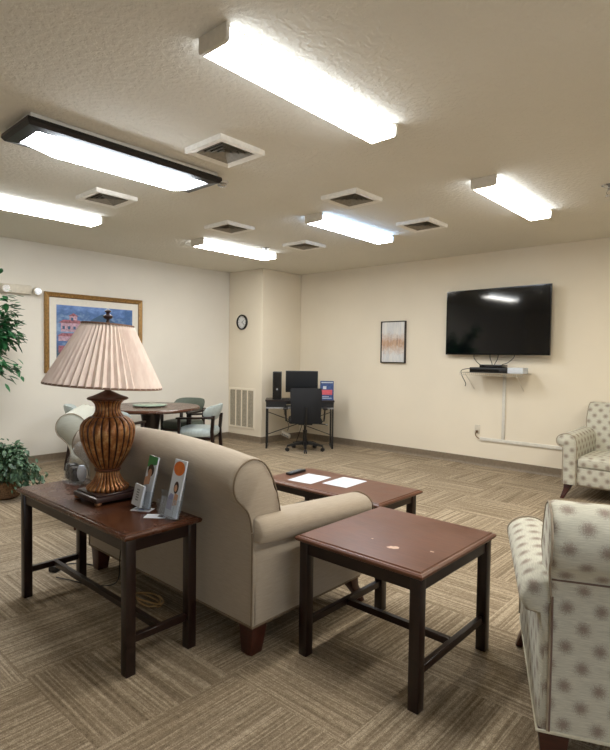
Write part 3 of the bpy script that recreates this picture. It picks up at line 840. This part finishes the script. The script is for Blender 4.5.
# pleated shade: thin shell, folds
zb, zt, rb, rt = .588, .900, .284, .122
nf = 50; nn = nf*6
def fold(k): 
    u = (k % 6)/6; return abs(u-.5)*2
jit = [random.uniform(-.35, .35) for _ in range(nf)]
secs = []; inner = []
for j in range(13):
    v = j/12; z = zb+(zt-zb)*v; r = rb+(rt-rb)*v
    amp = .0105*(1-.35*v)
    ring = []
    for k in range(nn):
        a = 2*PI*(k + jit[(k//6) % nf]*1.2*(1-v*.2)*math.sin(PI*((k % 6)/6)))/nn
        rr = r + amp*(fold(k)-.5)*2
        ring.append((rr*math.cos(a), rr*math.sin(a), z))
    secs.append(ring)
for j in range(12, -1, -1):
    v = j/12; z = zb+(zt-zb)*v+.0005; r = rb+(rt-rb)*v-.010
    inner.append([(r*math.cos(2*PI*k/nn), r*math.sin(2*PI*k/nn), z) for k in range(nn)])
mb = MB(); mb.loft(secs+inner, caps=False, ring=True); sh_ = mb.build('lamp_shade', M['shade'], t, ang=80)
pv = Vector((0, 0, zt)); ax = Vector((-.88, .47, 0))
sh_.matrix_local = Matrix.Translation(pv) @ Matrix.Rotation(math.radians(3.6), 4, ax) @ Matrix.Translation(-pv)   # the shade sits slightly crooked
for zz, r in ((zb, rb), (zt, rt)):
    mb = MB(); n = 72
    mb.loft([[((r+d)*math.cos(2*PI*k/n), (r+d)*math.sin(2*PI*k/n), zz+e) for d, e in ((-.011, -.005), (.0075, -.005), (.0085, 0), (.0075, .005), (-.011, .005))] for k in range(n)], ring=True)
    mb.build('trim_band', M['shade_trim'], sh_)
fin = prof_s([(.006, .925), (.010, .94), (.006, .948), (.020, .956), (.024, .968), (.012, .976), (.008, .982), (.015, .988), (.015, .994), (.003, 1.004)], 3)
MB().lathe(fin, n=24).build('finial', M['lampbase'], t, loc=(0, 0, -.022))
cable('cable', [(-2.76, 1.50, .621), (-2.78, 1.55, .622), (-2.80, 1.585, .61), (-2.83, 1.588, .45), (-2.86, 1.588, .2), (-2.90, 1.588, .03), (-3.0, 1.50, .008), (-3.18, 1.44, .006), (-3.28, 1.40, .006)], .003, 'cable', 'thin dark lamp cord dropping behind the console table')

# ------------------------------------------------------------------ brochure holders and cards on the console
def holder(name, label, x, y, rz, kind):
    t = thing(name, label, 'brochure holder', (x, y, .6165), rz)
    lean = math.radians(13)
    R_ = Matrix.Translation((0, 0, .004)) @ Matrix.Rotation(-lean, 4, 'X')
    wd = .058
    mb = MB(); mb.box((-wd, -.003, .0), (wd, .0, .19), R_); mb.box((-wd, -.040, .0), (wd, -.038, .085), R_)
    mb.box((-wd, -.040, 0), (wd, 0, .002), R_)
    for s_ in (-1, 1): mb.box((s_*wd-.001, -.04, 0), (s_*wd+.001, 0, .085), R_)
    mb.build('acrylic_stand', M['acrylic'], t, smooth=False)
    hh = .262 if kind == 'orange' else .25
    bo = MB().box((-.05, -.012, .003), (.05, -.0045, hh), R_).build('brochure', M['paper'], t, smooth=False)
    def patch(nm, mat, pts, off=.0128):
        mb = MB(); vs1 = [mb.bm.verts.new(R_ @ Vector((a, -off, b_))) for a, b_ in pts]; mb.face(vs1); mb.build(nm, M[mat], bo, smooth=False)
    ell = lambda cx_, cz_, rx, rz_, n=20: [(cx_+rx*math.cos(2*PI*k/n), cz_+rz_*math.sin(2*PI*k/n)) for k in range(n)]
    if kind == 'green':
        patch('green_banner', 'green', [(-.05, .19), (.05, .215), (.05, .25), (-.05, .25)])
        patch('printed_hair', 'hairprint', ell(.0, .18, .034, .030), .0134)
        patch('printed_face', 'skin', ell(-.004, .165, .020, .022), .0138)
        patch('printed_shoulder', 'skin', [(-.048, .10), (.010, .115), (.012, .145), (-.02, .15), (-.048, .14)], .0132)
        cardm = MB().box((-.054, -.052, .004), (.046, -.0415, .105), R_).build('leaflet', M['paper'], t, smooth=False)
        mb = MB()
        for i in range(5):
            vs1 = [mb.bm.verts.new(R_ @ Vector((a, -.0526, b_))) for a, b_ in ((-.02, .03+.012*i), (.01, .03+.012*i), (.01, .036+.012*i), (-.02, .036+.012*i))]; mb.face(vs1)
        mb.build('printed_text', M['greyprint'], cardm, smooth=False)
    else:
        patch('orange_oval', 'orange', ell(.0, .222, .047, .033))
        patch('printed_hair', 'hairprint', ell(.006, .135, .020, .028), .0134)
        patch('printed_face', 'skin', ell(.004, .132, .012, .016), .0138)
        patch('printed_coat', 'lilac', [(-.046, .03), (.0, .03), (-.004, .10), (-.03, .105), (-.046, .08)], .0132)
        patch('printed_arm', 'skin', [(.0, .05), (.036, .06), (.034, .105), (.004, .11)], .0131)
    return t
holder('brochure_holder', 'clear holder with green topped brochure and white leaflet, nearer the lamp', -2.325, 1.425, math.radians(-8), 'green')
holder('brochure_holder', 'clear holder with tall orange topped brochure at the right end of the console', -2.10, 1.425, math.radians(-4), 'orange')
t = thing('card_holder', 'empty clear card holder between the two brochure holders', 'card holder', (-2.21, 1.475, .6165), math.radians(8))
mb = MB(); mb.box((-.045, 0, .001), (.045, .002, .10)); mb.box((-.045, -.03, .001), (.045, -.028, .06)); mb.box((-.045, -.03, .001), (.045, .002, .003)); mb.build('stand', M['acrylic'], t, smooth=False)
for nm, x, y, rz, lb in (('card', -2.31, 1.40, .5, 'pale blue card lying flat on the console between the holders'), ('card', -2.17, 1.385, .7, 'white card with small dark print lying before the orange brochure')):
    t = thing(nm, lb, 'card', (x, y, .6165), rz)
    MB().box((-.05, -.03, 0), (.05, .03, .002)).build('paper', M['paper'], t, smooth=False)
    MB().box((-.02 if x < -2.3 else .01, -.012, .002), (.012 if x < -2.3 else .035, .012, .0024)).build('print', M['blue'] if x < -2.3 else M['hairprint'], t, smooth=False)

# clear plastic bag with dark item on the console's far end
t = thing('plastic_bag', 'crumpled clear plastic bag with black items at the far end of the console', 'bag', (-3.09, 1.44, .6175))
rn = random.Random(11)
mb = MB(); secs = []
for j in range(12):
    v = j/11; z = .002+.235*v
    r0 = .10*(1-v)**.55+.014
    secs.append([((r0*1.05*(1+.18*math.sin(3*a+4*v)+rn.uniform(-.12, .12)))*math.cos(a)+.05*v, (r0*.62*(1+.15*math.cos(2*a+5*v)+rn.uniform(-.12, .12)))*math.sin(a), z+rn.uniform(-.004, .004)) for a in [2*PI*k/20 for k in range(20)]])
mb.loft(secs); mb.build('bag_film', M['plastic_bag'], t, ang=80)
mb = MB(); mb.box((-.095, -.03, .006), (-.03, .03, .10)); mb.bevel(.014, 3); mb.build('black_bottle', M['gloss_black'], t)
mb = MB(); mb.box((-.022, -.035, .006), (.03, .03, .09)); mb.bevel(.010, 3); mb.build('black_case', M['black'], t)
mb = MB(); mb.sphere((.065, 0, .06), .032, 12, (1, .8, 1.6)); mb.build('crumpled_paper', M['paper'], t)

# cords on the carpet below the console
pts = []
for k in range(34):
    a = k*.42; r = .085+.012*math.sin(k*1.1); pts.append((-2.60+r*1.2*math.cos(a)+.004*k*.3, 1.60+r*.55*math.sin(a)+.0, .008+.0012*k))
cable('cable', pts, .0045, 'cord_tan', 'tan cord coiled on the carpet under the console table')
t = thing('power_adapter', 'black power adapter on the carpet between sofa and console leg', 'power adapter', (-3.40, 1.46, 0), .4)
mb = MB(); mb.box((-.03, -.045, .001), (.03, .045, .04)); mb.bevel(.006, 2); mb.build('case', M['black'], t)
MB().tube(smoothpts([(0, .045, .015), (.02, .09, .01), (.09, .13, .006), (.18, .13, .006)], False, 6), .004, 6).build('lead', M['cable'], t)

# papers and remote on the coffee table
def sheet(x, y, rz, lb):
    t = thing('paper_sheet', lb, 'paper', (x, y, .4255), rz)
    MB().box((-.108, -.14, 0), (.108, .14, .0015)).build('page', M['paper'], t, smooth=False)
    mb = MB()
    for i in range(7): mb.box((-.085, -.10+.03*i, .0015), (.085-.02*(i % 3), -.092+.03*i, .0018))
    mb.build('print', M['paperblue'], t, smooth=False)
sheet(-2.735, 3.10, .12, 'white printed sheet on the coffee table next to the remote')
sheet(-2.47, 3.20, .06, 'white printed sheet on the coffee table farther from the remote')
t = thing('remote_control', 'black remote control at the left end of the coffee table', 'remote', (-2.945, 3.17, .4255), .08)
mb = MB(); mb.box((-.026, -.10, 0), (.026, .10, .02)); mb.bevel(.006, 2); mb.build('body', M['black'], t)
mb = MB()
for i in range(6):
    for j in range(3): mb.box((-.017+.013*j, -.07+.022*i, .0195), (-.009+.013*j, -.06+.022*i, .0215))
mb.build('buttons', M['greyprint'], t, smooth=False)

# ------------------------------------------------------------------ dining corner
DX, DY = -6.0, 3.75
t = thing('dining_table', 'round dark wood pedestal table in the far left corner', 'table', (DX, DY, 0))
MB().lathe([(.57, .665), (.60, .672), (.613, .685), (.610, .70), (.600, .71), (.0005, .71)], n=64).build('tabletop', M['wood_console'], t, ang=30)
mb = MB(); mb.lathe([(.33, .655), (.35, .664)], n=40); mb.build('support_plate', M['wood'], t)
mb = MB(); mb.lathe(prof_s([(.10, .06), (.11, .10), (.08, .16), (.075, .30), (.10, .45), (.12, .58), (.14, .655)]), n=32); mb.build('pedestal', M['wood'], t)
for k in range(4):
    a = PI/4+k*PI/2; m_ = Matrix.Rotation(a, 4, 'Z')
    secs = [[m_ @ Vector((r, s1*wd, zc+s2*hh)) for s1, s2 in ((-1,-1),(1,-1),(1,1),(-1,1))] for r, zc, wd, hh in ((.06, .12, .03, .05), (.20, .09, .03, .035), (.36, .045, .035, .03), (.42, .03, .035, .03))]
    mb = MB(); mb.loft(secs); mb.bevel(.005, 2); mb.build('foot', M['wood'], t)
t = thing('lazy_susan', 'pale green round turntable in the middle of the round dining table', 'turntable', (DX-.02, DY, .711))
MB().lathe([(.10, 0), (.10, .010)], n=32).build('bearing', M['chrome'], t)
MB().lathe([(.205, .010), (.212, .014), (.212, .020), (.205, .024), (.0005, .024)], n=48).build('plate', M['glass_green'], t, ang=30)

def dining_chair(label, loc, rz, vin, group='captain style dining chairs'):
    """faces +y"""
    t = thing('dining_chair', label, 'chair', loc, rz, group)
    # seat cushion: rounded square, domed
    secs = []
    for z, k in ((.36, .94), (.375, .99), (.41, 1.0), (.435, .99), (.452, .94), (.462, .80), (.466, .5), (.467, .05)):
        secs.append([(k*.245*(abs(math.cos(a))**.55)*(1 if math.cos(a) > 0 else -1), k*.235*(abs(math.sin(a))**.55)*(1 if math.sin(a) > 0 else -1), z) for a in [2*PI*i/32 for i in range(32)]])
    mb = MB(); mb.loft(secs); mb.build('seat', vin, t)
    # curved padded back
    secs = []
    for i in range(15):
        u = -1+2*i/14; a = u*.95; taper = math.sqrt(max(.06, 1-abs(u)**4))
        R_ = .30; cx_, cy_ = R_*math.sin(a), .07-R_*math.cos(a)-.02
        nx_, ny_ = math.sin(a), -math.cos(a)
        zc = .655; hh = .100*taper; th = .026*taper
        ring = []
        for k in range(14):
            b_ = 2*PI*k/14; dz = hh*math.sin(b_); dn = th*math.cos(b_) + .035*(dz/.100)
            ring.append((cx_+nx_*dn, cy_+ny_*dn, zc+dz))
        secs.append(ring)
    mb = MB(); mb.loft(secs); mb.build('backrest', vin, t)
    for s_ in (-1, 1):
        mb = MB(); mb.taper((s_*.20, .19, 0), (.014, .014), (s_*.215, .19, .58), (.018, .018)); mb.bevel(.003, 1); mb.build('front_leg', M['wood'], t)
        mb = MB(); secs = [[(s_*x+a*.017, y+b_*.020, z) for a, b_ in ((-1,-1),(1,-1),(1,1),(-1,1))] for x, y, z in ((.17, -.27, 0), (.18, -.235, .20), (.185, -.22, .42), (.19, -.235, .62))]
        mb.loft(secs); mb.bevel(.003, 1); mb.build('back_leg', M['wood'], t)
        mb = MB(); arm = smoothpts([(s_*.215, .22, .582), (s_*.25, .08, .590), (s_*.262, -.06, .596), (s_*.245, -.17, .600), (s_*.21, -.235, .60)], False, 4)
        secs = []
        for i, p in enumerate(arm):
            tn = (arm[min(i+1, len(arm)-1)]-arm[max(i-1, 0)]).normalized(); sd = Vector((tn.y, -tn.x, 0))
            secs.append([p+sd*a*.026+Vector((0, 0, b_*.012)) for a, b_ in ((-1,-1),(1,-1),(1,1),(-1,1))])
        mb.loft(secs); mb.bevel(.004, 2); mb.build('armrest', M['wood'], t)
    mb = MB(); mb.box((-.205, -.205, .32), (.205, .195, .358)); mb.bevel(.004, 1); mb.build('seat_rail', M['wood'], t)
    return t
c1 = dining_chair('pale blue dining chair on the right side of the round table, seen from the side', (-5.56, 4.17, 0), math.radians(126), M['vinyl'])
dup(c1, (-6.30, 3.10, 0), math.radians(-25), 'pale blue dining chair on the left of the round table, behind the lamp shade')
dup(c1, (-5.66, 3.10, 0), math.radians(30), 'pale blue dining chair on the near side of the round table, just right of lamp')
dining_chair('dark green seated dining chair partly under the far side of the round table', (-6.26, 4.42, 0), math.radians(200), M['vinyl_dark'])

# ------------------------------------------------------------------ computer desk in the far corner
DA = math.radians(44); DO = Vector((-5.73, 5.50, 0))
def dsk(x, y, z): # desk local -> world
    return (DO.x + math.cos(DA)*x - math.sin(DA)*y, DO.y + math.sin(DA)*x + math.cos(DA)*y, z)
t = thing('computer_desk', 'black metal and wood computer desk set diagonally in the far corner', 'desk', tuple(DO), DA)
mb = MB(); mb.box((-.01, -.02, .695), (1.01, .44, .72)); mb.bevel(.003, 1); mb.build('desktop', M['wood_black'], t)
mb = MB(); mb.box((.0, -.005, .615), (.30, .40, .694)); mb.box((.70, -.005, .615), (1.0, .40, .694)); mb.box((.3, .02, .655), (.7, .40, .694)); mb.build('drawer_box', M['black'], t, smooth=False)
MB().box((.0, -.008, .592), (1.0, .40, .612)).build('lower_shelf', plain('grey_shelf_edge', (150, 150, 152), 0.4), t, smooth=False)
for x in (.012, .988):
    mb = MB(); s = .0125
    mb.box((x-s, 0, 0), (x+s, 2*s, .592)); mb.box((x-s, .40-2*s, 0), (x+s, .40, .592)); mb.box((x-s, 2*s, .0), (x+s, .40-2*s, 2*s)); mb.bevel(.002, 1)
    mb.build('leg_frame', M['blackmetal'], t)
mb = MB(); mb.tube([(.025, .385, .50), (.975, .385, .16)], .006, 6); mb.tube([(.025, .385, .16), (.975, .385, .50)], .006, 6); mb.build('cross_brace', M['blackmetal'], t)
t = thing('computer_tower', 'slim black computer tower standing at the left end of the desk', 'computer', dsk(.16, .20, .72), DA)
mb = MB(); mb.box((-.065, -.17, .004), (.065, .17, .41)); mb.bevel(.004, 2); mb.build('case', M['black'], t)
MB().box((-.055, -.174, .02), (.055, -.1702, .40)).build('front_panel', M['gloss_black'], t, smooth=False)
mb = MB(); mb.tube([(0, -.1742, .155), (0, -.178, .155)], .014, 16); mb.build('power_button', M['chrome'], t)
t = thing('monitor', 'black flat monitor in the middle of the corner desk', 'monitor', dsk(.53, .26, .72), DA)
MB().box((-.11, -.08, .001), (.11, .08, .012)).bevel(.004, 1).build('stand_base', M['black'], t)
MB().box((-.03, .02, .012), (.03, .04, .25)).build('stand_neck', M['black'], t)
mb = MB(); mb.box((-.245, -.022, .10), (.245, .018, .425)); mb.bevel(.006, 2); mb.build('housing', M['black'], t)
MB().box((-.230, -.0235, .118), (.230, -.0222, .41)).build('screen', M['monitor'], t, smooth=False)
t = thing('display_box', 'upright blue and red printed box at the right end of the desk', 'box', dsk(.905, .14, .72), DA)
MB().box((-.10, -.03, 0), (.10, .03, .28)).build('box_body', M['blue'], t, smooth=False)
b_ = MB(); b_.box((-.078, -.0315, .075), (.078, -.0302, .15)); b_.build('red_panel', plain('coral_print', (214, 96, 108), .6), t, smooth=False)
for q0, q1 in (((-.06, .16), (-.01, .205)), ((-.085, .252), (.085, .265)), ((-.07, .02), (.07, .03)), ((-.07, .045), (.03, .053))):
    MB().box((q0[0], -.0315, q0[1]), (q1[0], -.0302, q1[1])).build('white_print', M['paper'], t, smooth=False)
tag(MB().box((-.16, -.11, 0), (.10, .11, .004)).build('paper_sheet', M['paper'], loc=dsk(.83, .14, .6165), rotz=DA), 'white papers on the open shelf under the desktop', 'paper') if False else None
t = thing('keyboard', 'dark keyboard on the corner desk in front of the monitor', 'keyboard', dsk(.42, .06, .7205), DA)
mb = MB(); mb.box((-.19, -.06, 0), (.19, .06, .015)); mb.bevel(.004, 2); mb.build('case', M['black'], t)
mb = MB()
for r_ in range(4):
    for k in range(14): mb.box((-.18+.026*k, -.05+.026*r_, .0145), (-.158+.026*k, -.028+.026*r_, .019))
mb.build('keys', M['blackmetal'], t, smooth=False)
p0 = dsk(.32, .37, .66)
cable('cable', [dsk(.30, .43, .70), dsk(.27, .42, .50), dsk(.34, .34, .30), dsk(.32, .34, .22)], .004, 'cable', 'black cable hanging behind the corner desk to the white power strip')
cable('cable', [dsk(.60, .43, .70), dsk(.56, .43, .36), dsk(.50, .43, .15), dsk(.46, .42, .03), dsk(.48, .40, .008)], .005, 'cable', 'black cable drooping to the floor behind the desk chair')
t = thing('power_strip', 'white power strip dangling below the corner desk', 'power strip', dsk(.30, .32, .16), DA, rot=(.5, .35, DA-.5))
mb = MB(); mb.box((-.075, -.02, -.03), (.075, .02, .03)); mb.bevel(.006, 2); mb.build('body', M['offwhite'], t)
mb = MB()
for k in range(4): mb.box((-.06+.032*k, -.0215, -.014), (-.04+.032*k, -.0202, .014))
mb.build('sockets', M['greyprint'], t, smooth=False)

# office chair
t = thing('office_chair', 'black mesh back swivel office chair in front of the corner desk', 'office chair', dsk(.575, -.14, 0), DA)
mb = MB()
for k in range(5):
    a = 2*PI*k/5-PI/2; c_, s_ = math.cos(a), math.sin(a)
    mb.loft([[(c_*r-s_*wd*q1, s_*r+c_*wd*q1, z+q2*hh) for q1, q2 in ((-1,-1),(1,-1),(1,1),(-1,1))] for r, z, wd, hh in ((.02, .115, .028, .022), (.14, .105, .022, .018), (.27, .080, .016, .012))])
mb.cyl((0,0,.085), (0,0,.14), .042, n=20); mb.build('star_base', M['black'], t)
for k in range(5):
    a = 2*PI*k/5-PI/2; c_, s_ = math.cos(a), math.sin(a); p = Vector((c_*.268, s_*.268, 0))
    mb = MB()
    for o in (-.014, .014): mb.tube([p+Vector((-s_*(o-.008), c_*(o-.008), .028)), p+Vector((-s_*(o+.008), c_*(o+.008), .028))], .027, 16)
    mb.cyl(p+Vector((0,0,.03)), p+Vector((0,0,.072)), .008, n=8); mb.build('caster', M['black'], t)
mb = MB(); mb.cyl((0,0,.13), (0,0,.30), .030, n=16); mb.cyl((0,0,.28), (0,0,.40), .018, n=16); mb.build('gas_column', M['blackmetal'], t)
mb = MB(); mb.box((-.24, -.22, .41), (.24, .24, .48)); mb.bevel(.030, 4); mb.build('seat', M['mesh'], t)
mb = MB(); mb.box((-.10, -.12, .385), (.10, .12, .412)); mb.build('seat_plate', M['blackmetal'], t)
secs = []
for j in range(9):
    v = j/8; z = .42+.50*v; y = -.245-.045*math.sin(PI*v*.9)+.0*v; hw_ = .225*(1-.08*(1-v)) if v < .9 else .215
    secs.append([(u*hw_, y-.035*(1-u*u)+(.016 if side else 0), z) for side, us_ in ((0, [-1+i/5 for i in range(11)]), (1, [1-i/5 for i in range(11)])) for u in us_])
mb = MB(); mb.loft(secs); bk = mb.build('backrest', M['mesh'], t)
mb = MB(); mb.tube(smoothpts([(0, -.20, .41), (0, -.30, .42), (0, -.325, .52), (0, -.325, .66)], False, 5), .016, 10); mb.build('back_support', M['blackmetal'], t)
for s_ in (-1, 1):
    mb = MB(); mb.tube([(s_*.22, .0, .42), (s_*.275, .0, .43), (s_*.285, .0, .60)], .013, 10); ap = mb.build('armrest', M['blackmetal'], t)
    mb = MB(); mb.box((s_*.285-.035, -.11, .60), (s_*.285+.035, .11, .628)); mb.bevel(.010, 3); mb.build('arm_pad', M['black'], ap)
mb = MB(); mb.tube([(.20, -.08, .40), (.31, -.10, .39)], .007, 8); lv = mb.build('tilt_lever', M['blackmetal'], t)
MB().sphere((.31, -.10, .39), .016, 12).build('lever_knob', M['chrome'], lv)

# ------------------------------------------------------------------ plants
def leaf(mb, p, d, up, L, W_):
    d = d.normalized(); s_ = d.cross(up)
    if s_.length < 1e-3: s_ = Vector((1, 0, 0))
    s_.normalize(); n_ = s_.cross(d)
    st_ = [(0, .0), (.25, .42), (.5, .5), (.78, .28), (1.0, 0)]
    Lf = []; Rt = []; Md = []
    for u, wv in st_:
        c = p+d*(L*u) - n_*(-.12*L*u*u) - Vector((0, 0, .18*L*u*u))
        Md.append(mb.bm.verts.new(c))
        if wv: Lf.append(mb.bm.verts.new(c+s_*W_*wv+n_*W_*.14)); Rt.append(mb.bm.verts.new(c-s_*W_*wv+n_*W_*.14))
    mb.face([Md[0], Lf[0], Md[1]]); mb.face([Md[0], Md[1], Rt[0]])
    for i in range(2):
        mb.face([Md[i+1], Lf[i], Lf[i+1], Md[i+2]]); mb.face([Md[i+1], Md[i+2], Rt[i+1], Rt[i]])
    mb.face([Md[3], Lf[2], Md[4]]); mb.face([Md[3], Md[4], Rt[2]])
def foliage(name, mat, parent, spots, count, L, seed, spread, droop=.25, wide=.42):
    rn = random.Random(seed); mb = MB()
    for _ in range(count):
        a, b_ = rn.choice(spots); u = rn.random()
        p = a.lerp(b_, u) + Vector((rn.gauss(0, spread), rn.gauss(0, spread), rn.gauss(0, spread)))
        d = Vector((rn.uniform(-1, 1), rn.uniform(-1, 1), rn.uniform(-.9, .35)-droop)) + (b_-a).normalized()*.9
        ll = L*rn.uniform(.7, 1.2)
        leaf(mb, p, d, Vector((rn.uniform(-.4, .4), rn.uniform(-.4, .4), 1)), ll, ll*wide)
    return mb.build(name, mat, parent, recalc=False)
t = thing('potted_ficus', 'tall green ficus tree at the left edge of the photo', 'plant', (-6.28, 1.72, 0))
MB().lathe([(.13, .001), (.17, .02), (.19, .26), (.20, .28), (.185, .29), (.17, .25), (.0005, .25)], n=28).build('basket_pot', M['basket'], t, ang=30)
mb = MB(); mb.tube([(0, 0, .25), (.02, .01, .6), (-.01, .02, .95), (.01, 0, 1.3)], [.022, .02, .018, .014], 10)
mb.tube([(.03, -.02, .25), (-.02, .0, .6), (.02, -.01, .95), (0, 0, 1.35)], [.018, .016, .014, .012], 10)
rn = random.Random(4); br = []
for k in range(22):
    a = rn.uniform(0, 2*PI); z0 = rn.uniform(1.15, 1.55); rr = rn.uniform(.22, .50); z1 = z0+rn.uniform(-.12, .62)
    if k < 7: a = rn.uniform(.9, 2.1); rr = rn.uniform(.42, .60)
    p0 = Vector((0, 0, z0-.05)); p1 = Vector((rr*.5*math.cos(a), rr*.5*math.sin(a), (z0+z1)/2+.08)); p2 = Vector((rr*math.cos(a), rr*math.sin(a), z1))
    p2.x = max(p2.x, -.6); mb.tube([p0, p1, p2], [.008, .006, .003], 6); br += [(p1, p2), (p0.lerp(p1, .5), p1), (p1, p2)]
mb.build('trunk', M['bark'], t)
foliage('foliage', M['leaf'], t, br, 2600, .095, 5, .055)

t = thing('potted_ivy', 'low bushy variegated ivy on the floor at the left edge', 'plant', (-5.45, 1.86, 0))
MB().lathe([(.09, .001), (.12, .02), (.14, .16), (.13, .17), (.12, .14), (.0005, .14)], n=24).build('pot', M['basket'], t, ang=30)
br = []; rn = random.Random(9); mb = MB()
for k in range(30):
    a = rn.uniform(0, 2*PI); rr = rn.uniform(.08, .27); zt_ = .46*(1-(rr/.34)**2)+.03
    p1 = Vector((rr*.6*math.cos(a), rr*.6*math.sin(a), .18+zt_*.5)); p2 = Vector((rr*math.cos(a), rr*math.sin(a), zt_)); 
    mb.tube([Vector((0, 0, .14)), p1, p2], .003, 5); br += [(p1, p2), (p2, p2+Vector((math.cos(a)*.05, math.sin(a)*.05, -.6*zt_+.03)))]
mb.build('stems', M['bark'], t)
foliage('foliage', M['ivy'], t, br, 1900, .05, 6, .034, .05, .62)
